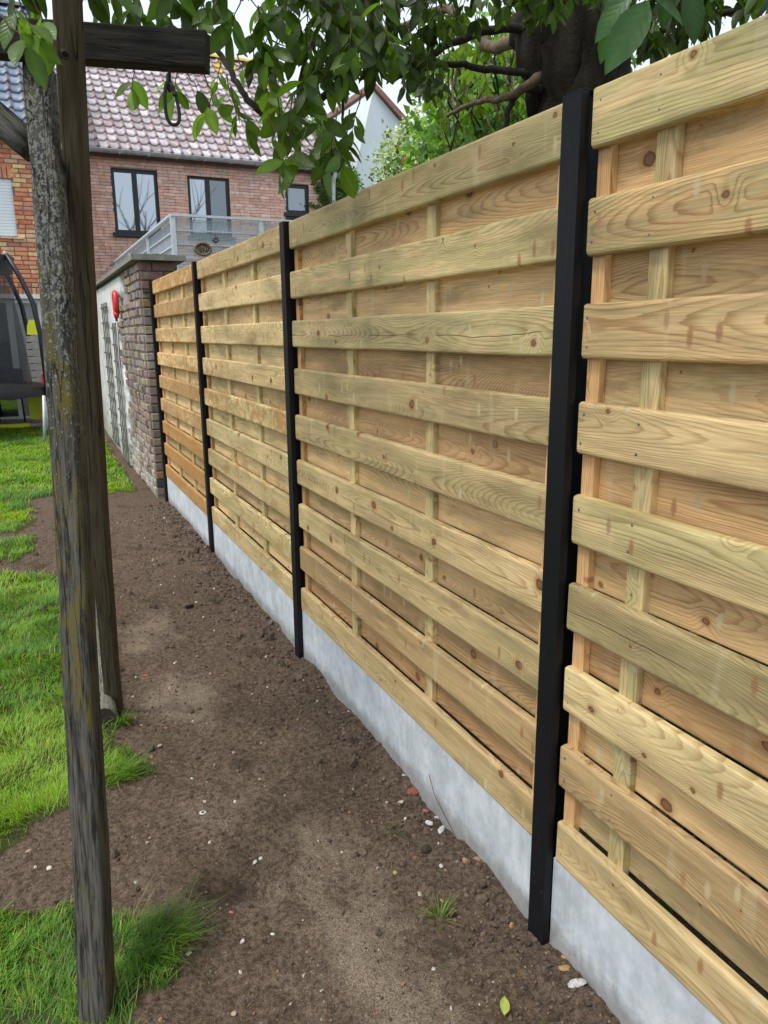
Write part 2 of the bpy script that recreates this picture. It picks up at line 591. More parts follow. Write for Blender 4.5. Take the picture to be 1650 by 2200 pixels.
def concrete_mat(name, c0, c1, dirt=True):
    t = NT(name)
    p = t.geo()
    s = t.sep(p)
    n = t.noise(t.mul(p, (1, 1, .8)), 9, 6, .7)
    st = t.noise(t.mul(p, (12, 12, 7)), 3.0, 6, .75)
    c = t.mix(t.mr(n, .3, .7), c0, c1)
    f = t.mr(st, .3, .7, .93, 1.06)
    c = t.mix(1.0, c, t.comb(f, f, f), 'MULTIPLY')
    v = t.voro(p, 55.0, 1.0)
    vs = t.n('ShaderNodeSeparateColor')
    t.set(vs.inputs[0], v.outputs['Color'])
    pit = t.math('MULTIPLY', t.mr(v.outputs['Distance'], .08, .16, 1.0, 0.0), t.mr(vs.outputs[0], .88, .9))
    c = t.mix(t.math('MULTIPLY', pit, .5), c, (.16, .15, .14))
    if dirt:
        dn = t.math('ADD', s[2], t.math('MULTIPLY', t.math('SUBTRACT', t.noise(p, 22, 5, .75), .5), .10))
        c = t.mix(t.math('MULTIPLY', t.mr(dn, .02, .085, 1.0, 0.0), .62), c, (.17, .14, .11))
        sp2 = t.noise(p, 130, 3, .7)
        c = t.mix(t.math('MULTIPLY', t.math('MULTIPLY', t.mr(sp2, .62, .68), t.mr(s[2], .02, .20, 1.0, 0.0)), .6), c, (.15, .11, .08))
        # joint rub near the posts
        c = t.mix(t.math('MULTIPLY', t.mr(t.noise(t.mul(p, (3, 3, 9)), 2.0, 4), .60, .75), .35), c, (.33, .32, .29))
    return t.fin(c, .8, t.bump(t.math('ADD', n, t.math('MULTIPLY', st, .6)), .3, .003), .3)

PINE = pine_material()
BLACK = None
def black_metal():
    t = NT("black_coated_metal")
    p = t.geo()
    s = t.sep(p)
    v = t.noise(t.mul(p, (1, 1, .35)), 90, 5, .8)
    low = t.mr(t.math('ADD', s[2], t.math('MULTIPLY', t.math('SUBTRACT', t.noise(p, 9, 3), .5), .5)), .0, .75, 1.0, 0.0)
    m_ = t.math('MULTIPLY', t.mr(v, .60, .72), low)
    sc_ = t.noise(t.mul(p, (1, 1, .08)), 60, 3)
    c = t.mix(t.math('MULTIPLY', m_, .42), (.0065, .007, .0095), (.25, .25, .25))
    c = t.mix(t.math('MULTIPLY', t.mr(sc_, .66, .72), .04), c, (.12, .12, .13))
    return t.fin(c, t.mr(v, .3, .7, .38, .55), None, .22)
BLACK = black_metal()
CONC = concrete_mat("grey_concrete", (.42, .445, .465), (.62, .65, .675))
SOIL = ground_material()
OLD_A = old_wood("lichened_wood", (.009, .009, .008), (.090, .084, .070), (.140, .110, .018), (.27, .27, .24), .135, -.03, True)
OLD_B = old_wood("brown_weathered_wood", (.050, .037, .022), (.092, .071, .045), (.06, .055, .02), (.14, .13, .10), -.12, -.16)
OLD_C = old_wood("dark_beam_wood", (.007, .006, .005), (.030, .026, .020), (.06, .06, .03), (.16, .16, .13), -.02, -.05)
OLD_D = old_wood("lichened_log", (.10, .095, .075), (.26, .25, .20), (.30, .26, .05), (.46, .47, .38), .04, .10)
OLD_E = old_wood("grey_brace_wood", (.030, .028, .024), (.125, .118, .10), (.06, .06, .03), (.32, .33, .29), -.02, .01)
STEEL_DK = simple("rusty_steel", (.030, .026, .023), .5, .5, .4, 90, .3)
GALV = simple("galvanised_steel", (.60, .65, .69), .45, .25, .15, 30, .1)
ZINC = simple("zinc_gutter", (.40, .41, .41), .45, .35, .2, 12, .05)
WHITE = simple("white_plastic_frame", (.78, .80, .81), .45, 0, .04, 5)
ANTH = simple("anthracite_frame", (.014, .014, .017), .45, 0, .3, 12)
BARK = NT("tree_bark")
_p = BARK.obj()
_n = BARK.noise(BARK.mul(_p, (1, 1, .45)), 9, 6, .7, .4)
_n2 = BARK.noise(_p, 60, 4, .7)
_c = BARK.mix(BARK.mr(_n, .3, .7), (.014, .011, .009), (.060, .050, .038))
_c = BARK.mix(BARK.math('MULTIPLY', BARK.mr(_n2, .60, .72), .5), _c, (.11, .11, .085))
BARK = BARK.fin(_c, .9, BARK.bump(BARK.math('ADD', _n, BARK.math('MULTIPLY', _n2, .4)), 1.0, .03), .2)
NAIL = simple('nail_steel', (.20, .20, .21), .35, .7, .3, 40)
BRANCH = simple("branch_bark", (.050, .042, .034), .85, 0, .45, 40, .5, .2)
PALE_BR = simple("pale_branch_bark", (.17, .125, .085), .85, 0, .35, 40, .5, .2)
TWIG = simple("twig_bark", (.09, .085, .04), .8, 0, .3, 60, 0, .2)
LEAF = leaf_mat("broad_leaf", (.026, .050, .012), (.056, .104, .013), .38, .46, True)
GRASSM = leaf_mat("grass_blade", (.105, .235, .022), (.115, .25, .022), .5, .4)
IVYM = leaf_mat("ivy_leaf", (.060, .12, .028), (.07, .13, .03), .4, .3)
ATTR = attr_mat("stone_and_soil_pieces", .9, .2, 150, .25, .5)
MORTAR = simple("grey_mortar", (.22, .19, .17), .95, 0, .2, 30, .4, .1)
MORTAR2 = simple("pale_mortar", (.30, .285, .26), .95, 0, .3, 12, .6, .1)
BRICK_R = brick_mat("pink_red_brick", (.40, .24, .19), .3, 70, .8, .35)
BRICK_O = brick_mat("orange_brick", (.16, .07, .04), .5, 55)
BRICK_W = brick_mat("old_wall_brick", (.09, .07, .06), .6, 45, .95, .45)
TILE = attr_mat("glazed_roof_tile", .48, .6, 5, .22, .1)
TILE.node_tree.nodes[1].inputs['IOR'].default_value = 1.5

def glass_mat(name, c, refl):
    t = NT(name)
    t.fin(c, .05, None, .5)
    g = t.n('ShaderNodeBsdfGlossy')
    g.inputs['Roughness'].default_value = .02
    g.inputs['Color'].default_value = (.82, .88, .95, 1)
    mx = t.n('ShaderNodeMixShader')
    mx.inputs[0].default_value = refl
    t.t.links.new(t.b.outputs[0], mx.inputs[1])
    t.t.links.new(g.outputs[0], mx.inputs[2])
    t.t.links.new(mx.outputs[0], t.out.inputs[0])
    return t.m
GLASS = glass_mat("window_glass", (.10, .11, .12), .45)
GLASS_D = glass_mat("dark_window_glass", (.02, .02, .022), .18)

# ------------------------------------------------------------------ ground
def ground_z(x, y):
    x, y = np.asarray(x, float), np.asarray(y, float)
    z = np.clip((y - 7.0) * .026, 0, .17)
    z = z + (fbm(x * 1.3 + 5, y * 1.3, 3, 3) - .5) * .055
    near = np.clip((7 - y) / 3, .25, 1)
    z = z + (fbm(x * 7, y * 7, 11, 3) - .5) * .052 * near
    r = 1 - np.abs(fbm(x * 22, y * 22, 21, 3) * 2 - 1)
    z = z + (r - .75) * .014 * near
    z = z + (fbm(x * 60, y * 60, 31, 2) - .5) * .012 * near
    z = z + np.exp(-(x / .16) ** 2) * .018 * (fbm(y * 5, y * 0 + 3, 41, 2) - .2) * (y < 6.3)
    return z

def gz(x, y):
    return float(ground_z(np.array([x]), np.array([y]))[0])

# lawn outline: photo pixels dropped on to the ground
def gpoly(pts):
    return np.array([[on_z(u, v, 0.0).x, on_z(u, v, 0.0).y] for u, v in pts])
LAWN_FAR = gpoly([(305, 1057), (225, 1060), (118, 1058), (70, 1078), (72, 1125), (20, 1146), (-900, 1150), (-2500, 900), (-600, 860), (210, 880), (255, 985)])
LAWN_MID = gpoly([(-700, 1162), (70, 1160), (80, 1185), (30, 1212), (-700, 1222)])
LAWN_NEAR = gpoly([(-900, 1236), (120, 1236), (200, 1300), (205, 1480), (262, 1540), (238, 1600), (330, 1640), (335, 1678), (235, 1705), (212, 1740), (150, 1775), (70, 1790), (0, 1835), (-900, 1850)])
LAWN_FRONT = gpoly([(-700, 1955), (60, 1952), (150, 1935), (260, 1990), (400, 2060), (360, 2120), (260, 2160), (245, 2290), (-300, 2500)])

def inpoly(x, y, P):
    c = np.zeros(x.shape, bool)
    n = len(P)
    for i in range(n):
        x0, y0 = P[i]
        x1, y1 = P[(i + 1) % n]
        k = ((y0 > y) != (y1 > y)) & (x < (x1 - x0) * (y - y0) / (y1 - y0 + 1e-12) + x0)
        c ^= k
    return c

def lawn_mask(x, y):
    x, y = np.asarray(x, float), np.asarray(y, float)
    a = .05 + .06 * np.clip(y / 6, 0, 1)
    xx = x + (fbm(x * 6, y * 6, 51, 3) - .5) * a * 2
    yy = y + (fbm(x * 6, y * 6, 61, 3) - .5) * a * 3
    k = np.zeros(x.shape, bool)
    for P in (LAWN_FAR, LAWN_MID, LAWN_NEAR, LAWN_FRONT):
        k |= inpoly(xx, yy, P)
    return k & (x < -.2)

def axis(segs):
    out = []
    for a, b, d in segs:
        out += list(np.arange(a, b, d))
    return np.array(out + [segs[-1][1]])
xs = axis([(-14, -5, .5), (-5, -2.4, .12), (-2.4, -1.5, .035), (-1.5, .02, .0115), (.02, .6, .1), (.6, 16, .8)])
ys = axis([(-3, -.4, .1), (-.4, 1.8, .012), (1.8, 3.6, .020), (3.6, 7.2, .036), (7.2, 13.6, .12), (13.6, 30, 1.2)])
X, Y = np.meshgrid(xs, ys)
Z = ground_z(X, Y)
Z = np.where(X > .05, Z * .3 - .02, Z)
lm = lawn_mask(X, Y).astype(float)
Z = Z + lm * .008
nx, ny = len(xs), len(ys)
path = np.exp(-((X + .60 - .10 * np.sin(Y * 1.6 + 1)) / .24) ** 2) * np.clip((5 - Y) / 3, 0, 1) * np.clip(fbm(X * 3.2, Y * 2.2, 77, 4) * 3.2 - .9, 0, 1.1)
dry = path * 1.0 + .12 * (X < -.2) * (fbm(X * 3, Y * 3, 71, 2))
dry = dry - np.exp(-((X + .08) / .16) ** 2) * .25
pave = ((Y > 12.25) & (X < -.15)).astype(float)
idx = np.arange(nx * ny).reshape(ny, nx)
q = np.stack([idx[:-1, :-1], idx[:-1, 1:], idx[1:, 1:], idx[1:, :-1]], -1).reshape(-1, 4)
g = mesh_np("garden_ground", np.stack([X, Y, Z], -1).reshape(-1, 3), q.ravel(), np.arange(len(q)) * 4, SOIL, None,
            np.stack([lm * (1 - pave), np.clip(dry, 0, 1), pave], -1).reshape(-1, 3).astype(np.float32), True)
g['kind'] = 'structure'
far = MB().box((-300, -300, -.6), (300, 300, -.25)).obj("ground", simple("far_ground", (.07, .09, .04), .95))
far['kind'] = 'structure'

# ------------------------------------------------------------------ fence
H_B, PANEL_H, Z_B = .1159, 1.8, .25
PITCH_Z = (PANEL_H - H_B) / 8

def board_mesh(name, L, h, th, r, nseg=6, both=False, seed=0, rough=False):
    """a plank: local X length, Z height, front face at -Y, rounded front arrises"""
    rg = random.Random(seed)
    prof = []
    for k in range(4):
        a = math.pi / 2 * k / 3
        prof.append((-th / 2 + r - r * math.cos(a) , h / 2 - r + r * math.sin(a)))     # top front
    prof = [(-th / 2 + r * (1 - math.cos(math.pi / 2 * k / 3)), h / 2 - r * (1 - math.sin(math.pi / 2 * k / 3))) for k in range(4)]
    ps = prof + [(th / 2, h / 2), (th / 2, -h / 2)] + [(y, -z) for y, z in prof[::-1]]
    b = MB()
    n = len(ps)
    V = []
    for i in range(nseg + 1):
        x = -L / 2 + L * i / nseg
        dz, dy = rg.uniform(-.0012, .0012), rg.uniform(-.0012, .0012)
        for (y, z) in ps:
            xe = 0
            if rough and i in (0, nseg):
                xe = rg.uniform(-.002, .002)
            V.append((x + xe, y + dy, z + dz))
    F = []
    for i in range(nseg):
        for k in range(n):
            k2 = (k + 1) % n
            F.append((i * n + k, i * n + k2, (i + 1) * n + k2, (i + 1) * n + k))
    F.append(tuple(range(n))[::-1])
    F.append(tuple(nseg * n + k for k in range(n)))
    b.add(V, F)
    o = b.obj(name, PINE, None, False)
    me = o.data
    bpy.data.objects.remove(o)
    return me

fence = thing("fence", "new light pine garden fence with black posts on a pale concrete base", "fence", (0, 0, 0))
RZ = -math.pi / 2
# y start (near end) and y end (far end) of every panel
PAN = [(-1.93, -.002), (.075, 2.005), (2.082, 4.010), (4.087, 6.03)]
BAT = [(-.19, -.83, -1.47), (.733, 1.378), (2.713, 3.37), (4.73, 5.38)]
for pi_, (ya, yb) in enumerate(PAN):
    pan = sub("panel", fence)
    L = yb - ya
    front = [board_mesh("board", L - .004, H_B, .022, .009, 6, seed=pi_ * 7 + k, rough=(pi_ == 0)) for k in range(3)]
    back = [board_mesh("back_board", L - .012, .1175, .017, .004, 5, seed=90 + pi_ * 7 + k) for k in range(3)]
    for i in range(9):
        z = Z_B + PANEL_H - H_B / 2 - i * PITCH_Z
        smear = (0.0, 0.0, .55, .85)[pi_] * (R.uniform(.6, 1.15))
        green = (.9, .85, .35, .1, .75, .75, .45, .2, .15)[i] if pi_ == 0 else ((.8, .75, .7, .55, .6, .35, .5, .25, .3)[i] if pi_ == 1 else (.55 if pi_ == 2 else .1) * R.uniform(.5, 1.2))
        red = (.15, .75, .55, .3, .2, .3, .15, .55, .2)[i] if pi_ == 0 else (R.uniform(.0, .35) if pi_ != 3 else R.uniform(.2, .5))
        if pi_ == 3 and i in (6, 7):
            smear = 1.0
        if pi_ == 1 and i == 7:
            red = .6
        crk = 0.0 if (pi_, i) in ((1, 2), (2, 0), (1, 5), (0, 5)) else 1.0
        o = inst("board", front[(i * 2 + pi_) % 3], pan, TRS((.010 + R.uniform(-.0008, .0008), (ya + yb) / 2 + R.uniform(-.002, .002), z), (R.uniform(-.001, .001), 0, RZ)), (min(smear, 1.4), green, red, crk))
    for i in range(8):
        z = Z_B + PANEL_H - H_B - (PITCH_Z - H_B) / 2 - i * PITCH_Z
        inst("back_board", back[(i + pi_) % 3], pan, TRS((.0495, (ya + yb) / 2, z + R.uniform(-.003, .003)), (0, 0, RZ)),
             ((0.0, 0.0, .08, .25)[pi_], R.uniform(.1, .45) if i < 2 or pi_ == 0 else R.uniform(0, .25), R.choice((.25, .55, .8, .95, 1.0)) if pi_ < 2 else R.uniform(.1, .7), 1))
    # battens and end stiles run vertically; local X is their length
    bm_ = board_mesh("batten", PANEL_H - .02, .052, .020, .005, 4, seed=200 + pi_)
    sm_ = board_mesh("stile", PANEL_H - .004,   .040, .0195, .002, 3, seed=300 + pi_)
    def upright(name, me, y, x, col):
        M = Matrix(((0, 1, 0), (0, 0, 1), (1, 0, 0))).to_4x4()      # X->z, Y->x, Z->y
        M.translation = (x, y, Z_B + PANEL_H / 2)
        inst(name, me, pan, M, col)
    for y in BAT[pi_]:
        upright("batten", bm_, y, .0305, (.05 if pi_ < 2 else .3, .9, .1, 1))
    for y in (yb - .019, ya + .040):
        upright("stile", sm_, y, .0305, (0.0, .1, 1.0, 1))
    # nail heads
    Ms = []
    for i in range(9):
        z = Z_B + PANEL_H - H_B / 2 - i * PITCH_Z
        for y in list(BAT[pi_]) + [yb - .018, ya + .018]:
            for s in (-1, 1):
                if R.random() < .93:
                    Ms.append(np.array(TRS((-.0004, y + R.uniform(-.006, .006), z + s * .030 + R.uniform(-.004, .004)))))
    hexv = [(0, .0038 * math.cos(a), .0038 * math.sin(a)) for a in [k * math.pi / 3 for k in range(6)]] + [(-.0016, 0, 0)]
    hexf = [(k, 6, (k + 1) % 6) for k in range(6)]
    s_ = replicate("nail_heads", hexv, hexf, Ms, NAIL, pan)
    s_['kind'] = 'stuff'
    # concrete gravel board
    b = MB()
    yy0, yy1 = (ya if pi_ else -1.93) - .01, yb + .01
    b.box((.004, yy0, -.25), (.046, yy1, Z_B - .001))
    b.obj("concrete_board", CONC, fence)
for k, y in enumerate((.008, 2.013, 4.018, 6.037, -2.0)):
    p = sub("post", fence)
    w = .062
    b = MB()
    # hollow H-section: front cap, web, rear cap
    b.box((-.022, y, -.3), (-.0195, y + w, Z_B + PANEL_H - .003))
    b.box((-.0195, y, -.3), (-.0005, y + .003, Z_B + PANEL_H - .0035))
    b.box((-.0195, y + w - .003, -.3), (-.0005, y + w, Z_B + PANEL_H - .0035))
    b.box((.062, y, -.3), (.066, y + w, Z_B + PANEL_H - .004))
    b.box((-.0005, y + .020, -.3), (.062, y + w - .020, Z_B + PANEL_H - .004))
    b.obj("profile", BLACK, p)
    b = MB()
    V = [(-.0222, y - .0002, 0), (-.0222, y + w + .0002, 0), (.0662, y + w + .0002, .002), (.0662, y - .0002, .002)]
    V += [(a, c, d + .003) for a, c, d in V]
    b.add([(a, c, d + Z_B + PANEL_H - .0028) for a, c, d in V], [(0, 1, 2, 3), (7, 6, 5, 4), (0, 4, 5, 1), (1, 5, 6, 2), (2, 6, 7, 3), (3, 7, 4, 0)])
    b.obj("cap", BLACK, p)

# ------------------------------------------------------------------ swing frame
def beam_between(b, p, q, w, h, up, rnd=.012, nseg=10, wob=.002, seed=1, bow=0.0):
    """rounded timber between two points, world coordinates"""
    rg = random.Random(seed)
    p, q = Vector(p), Vector(q)
    z = (q - p).normalized()
    y = Vector(up)
    y = (y - z * y.dot(z)).normalized()
    x = y.cross(z)
    prof = []
    for sx, sy, a0 in ((1, 1, 0), (-1, 1, 90), (-1, -1, 180), (1, -1, 270)):
        for k in range(4):
            a = math.radians(a0 + 30 * k)
            prof.append((sx * (w / 2 - rnd) + rnd * math.cos(a), sy * (h / 2 - rnd) + rnd * math.sin(a)))
    n = len(prof)
    V = []
    for i in range(nseg + 1):
        c = p.lerp(q, i / nseg)
        ox, oy = rg.uniform(-wob, wob), rg.uniform(-wob, wob)
        tt = i / nseg
        ox += bow * 4 * tt * (1 - tt)
        for (a, d) in prof:
            V.append((ox + a * (1 + rg.uniform(-.01, .01)), oy + d * (1 + rg.uniform(-.01, .01)), (q - p).length * i / nseg))
    F = []
    for i in range(nseg):
        for k in range(n):
            k2 = (k + 1) % n
            F.append((i * n + k, i * n + k2, (i + 1) * n + k2, (i + 1) * n + k))
    F.append(tuple(range(n))[::-1])
    F.append(tuple(nseg * n + k for k in range(n)))
    b.add(V, F)
    M = Matrix((x, y, z)).transposed().to_4x4()
    M.translation = p
    return M

BOW1, BOW2 = .016, -.014
swing = thing("swing_frame", "weathered wooden swing frame with leaning legs and a dark top beam, left foreground", "swing frame")
b = MB()
foot1 = on_z(204, 2262, -.02)
M = beam_between(b, foot1 - Vector((0, 0, .15)), at(84, 150, 2.045), .070, .070, FW, .012, 26, .0018, 3, BOW1)
o = b.obj("lichened_leg", OLD_A, swing, True); o.matrix_local = M
o['label'] = "near leg crusted with grey lichen and yellow moss"
b = MB()
M = beam_between(b, at(246, 1530, 3.30) - Vector((0, 0, .08)), at(132, -260, 1.70), .060, .046, FW, .006, 20, .001, 5, BOW2)
o = b.obj("brown_leg", OLD_B, swing, True); o.matrix_local = M
o['label'] = "smooth brown leaning leg"
for f in o.data.polygons: f.use_smooth = True
b = MB()
M = beam_between(b, at(-420, 55, 1.97), at(446, 113, 1.99), .060, .090, Vector((0, 0, 1)), .005, 12, .0006, 6)
o = b.obj("beam", OLD_C, swing, False); o.matrix_local = M
b = MB()
M = beam_between(b, at(-230, 60, 2.06), at(70, 318, 2.06), .060, .076, UP, .010, 8, .0016, 8)
o = b.obj("brace", OLD_E, swing, True); o.matrix_local = M
b = MB().tube([at(137, 116, 1.795), at(137, 116, 1.83)], .011, 10)
b.ring(frame(at(140, 118, 1.792), at(140, 118, 1.9)), .008, .003, 12, 6)
b.obj("bolt", STEEL_DK, swing, True)
# eye bolt under the beam
b = MB()
b.tube([at(364, 40, 1.985), at(364, 172, 1.985)], .0042, 8)
er = at(363, 178, 1.985)
b.ring(frame(er, er + FW.cross(Vector((0, 0, 1)))), .013, .0042, 16, 7, 1.5)
b.ring(frame(at(364, 62, 1.985), at(364, 40, 1.985)), .006, .006, 10, 6)
b.obj("eye_bolt", STEEL_DK, swing, True)
# carabiner: a closed D loop
car = thing("carabiner", "dark steel carabiner hanging from the swing beam", "carabiner")
cc_ = at(368, 222, 1.985)
pts = []
for k in range(28):
    a = 2 * math.pi * k / 28
    yv = .052 * math.sin(a)
    wdt = .0165 + .0055 * (-math.sin(a))
    pts.append(cc_ + Vector((RT.x, RT.y, 0)) * (wdt * math.copysign(abs(math.cos(a)) ** .75, math.cos(a)) + .004 * math.sin(a) * -1) + Vector((0, 0, 1)) * yv)
b = MB().tube(pts[8:] + pts[:6], .0046, 8)
b.obj("loop", STEEL_DK, car, True)
b = MB().tube([pts[6] + Vector((.0, 0, -.002)), pts[2], pts[1]], .0040, 8)
b.tube([pts[2] + Vector((0, 0, .003)), pts[2] - Vector((0, 0, .006))], .0068, 8)
b.obj("gate", STEEL_DK, car, True)

# log lying between the legs
b = MB()
lp, lq = on_z(222, 1545, .055), on_z(178, 1215, .055)
nlen = (lq - lp).length
pts = [lp.lerp(lq, k / 14) + Vector((R.uniform(-.003, .003), 0, R.uniform(-.003, .003))) for k in range(15)]
Ml = frame(lp, lq)
Mi = Ml.inverted()
b.tube([Mi @ p for p in pts], [.056 + R.uniform(-.002, .002) for _ in pts], 16, rough=.05)
o = b.obj("log", OLD_D, None, True)
o.matrix_world = Ml
MB().tube([(0, 0, -.004), (0, 0, .012)], .047, 14, rough=.12).obj("sawn_end", simple("dark_end_grain", (.035, .024, .02), .9, 0, .5, 60, .8), o)
tag(o, "lichen-covered round log lying on the ground beside the swing frame leg", "log")

# ------------------------------------------------------------------ brick helpers
BOXV = [(x, y, z) for x in (-.5, .5) for y in (-.5, .5) for z in (-.5, .5)]
BOXF = [(0, 1, 3, 2), (4, 6, 7, 5), (0, 4, 5, 1), (2, 3, 7, 6), (0, 2, 6, 4), (1, 5, 7, 3)]
def chamfer_box():
    """brick with bevelled front arrises (front = -Y), unit size"""
    c = .10
    V = [(-.5, -.42, -.5), (.5, -.42, -.5), (.5, -.42, .5), (-.5, -.42, .5),
         (-.47, -.5, -.5 + c), (.47, -.5, -.5 + c), (.47, -.5, .5 - c), (-.47, -.5, .5 - c),
         (-.5, .5, -.5), (.5, .5, -.5), (.5, .5, .5), (-.5, .5, .5)]
    F = [(4, 5, 6, 7), (0, 1, 5, 4), (1, 2, 6, 5), (2, 3, 7, 6), (3, 0, 4, 7), (0, 8, 9, 1), (1, 9, 10, 2), (2, 10, 11, 3), (3, 11, 8, 0)]
    return V, F
CBV, CBF = chamfer_box()

def unit_mesh(name, V, F, mat, vcol=None, smooth=False):
    b = MB().add(V, F)
    if vcol is not None:
        b.c = [tuple(c) if isinstance(c, (tuple, list)) else (c, c, c) for c in vcol]
    o = b.obj(name, mat, None, smooth)
    me = o.data
    bpy.data.objects.remove(o)
    return me

def lay_bricks(parent, origin, ax, nrm_rot, W_, H_, course, blen, mat, pal, holes, depth=.03, joint=.010, vis=None, limit=300, jig=.002, name="brick", hgt=None):
    """running-bond bricks on a facade; ax = world direction along the wall, nrm_rot = rotation about Z that turns front (-Y) outwards"""
    me = unit_mesh("brick", CBV, CBF, mat)
    Ms, Cs = [], []
    rows = int(H_ / course)
    for r in range(rows):
        x = -(blen / 2 if r % 2 else 0) - R.uniform(0, .02)
        z = (r + .5) * course
        while x < W_:
            L_ = blen if R.random() > .12 else blen / 2
            a, b_ = max(x, 0), min(x + L_ - joint, W_)
            x += L_
            if b_ - a < .03:
                continue
            segs = [(a, b_)]
            for (hx0, hx1, hz0, hz1) in holes:
                if hz0 < z < hz1:
                    ns = []
                    for (s0, s1) in segs:
                        if s1 <= hx0 or s0 >= hx1:
                            ns.append((s0, s1))
                        else:
                            if hx0 - s0 > .025: ns.append((s0, hx0))
                            if s1 - hx1 > .025: ns.append((hx1, s1))
                    segs = ns
            for (s0, s1) in segs:
                c = Vector(origin) + Vector(ax) * ((s0 + s1) / 2) + Vector((0, 0, z))
                M = TRS(c, (R.uniform(-jig, jig) * 4, R.uniform(-jig, jig), nrm_rot), (s1 - s0, depth + R.uniform(-1, 1) * jig, (hgt or course - joint) * (1 + R.uniform(-.04, .04))))
                k = pal[R.randrange(len(pal))]
                f = R.uniform(.85, 1.15)
                Ms.append(M)
                Cs.append(tuple(v * f for v in k))
    order = list(range(len(Ms)))
    if vis:
        sel = [i for i in order if vis(Ms[i].translation)]
        sel.sort(key=lambda i: px(Ms[i].translation)[2])
        sel = sel[:limit]
    else:
        sel = order[:limit]
    ss = set(sel)
    for i in sel:
        inst(name, me, parent, Ms[i], Cs[i])
    rest = [i for i in order if i not in ss]
    if rest:
        o = replicate("bricks", CBV, CBF, [np.array(Ms[i]) for i in rest], mat, parent, [Cs[i] for i in rest])
        o['kind'] = 'stuff'

def wall_backing(parent, x0, x1, yf, z0, z1, holes, depth, mat, name="wall"):
    """wall slab split around its window holes, front at y = yf; returns the object (holes in x, z)"""
    b = MB()
    zsplit = sorted({z0, z1} | {h[2] for h in holes} | {h[3] for h in holes})
    for za, zb in zip(zsplit[:-1], zsplit[1:]):
        zm = (za + zb) / 2
        cuts = sorted([(h[0], h[1]) for h in holes if h[2] < zm < h[3]])
        x = x0
        for a, c in cuts:
            if a > x: b.box((x, yf, za), (a, yf + depth, zb))
            x = c
        if x1 > x: b.box((x, yf, za), (x1, yf + depth, zb))
    return b.obj(name, mat, parent)

# ------------------------------------------------------------------ pantiles
def tile_mesh_data(w=.215, L=.36):
    prof = []
    for k in range(9):
        a = k / 8
        z = .010 + .046 * math.exp(-((a - .80) / .12) ** 2) - .008 * math.sin(a * math.pi)
        prof.append((a * w - w / 2, z))
    V, F, c = [], [], []
    n = len(prof)
    for (yy, dz) in ((0, .020), (L * .5, .007), (L, 0)):
        for (x, z) in prof:
            V.append((x, yy, z + dz))
            c.append((1, 1, 1) if abs(x / w + .5 - .80) > .1 else (.62, .40, .37))  # rolls reddened; pans left paler, sky reflection put into their colour
    for (x, z) in prof:
        V.append((x, .001, z - .032))
        c.append((.10, .08, .08))  # front lip darkened to paint the shaded gap between rows
    for r in range(2):
        for k in range(n - 1):
            F.append((r * n + k, r * n + k + 1, (r + 1) * n + k + 1, (r + 1) * n + k))
    for k in range(n - 1):
        F.append((3 * n + k, 3 * n + k + 1, k + 1, k))
    return V, F, c

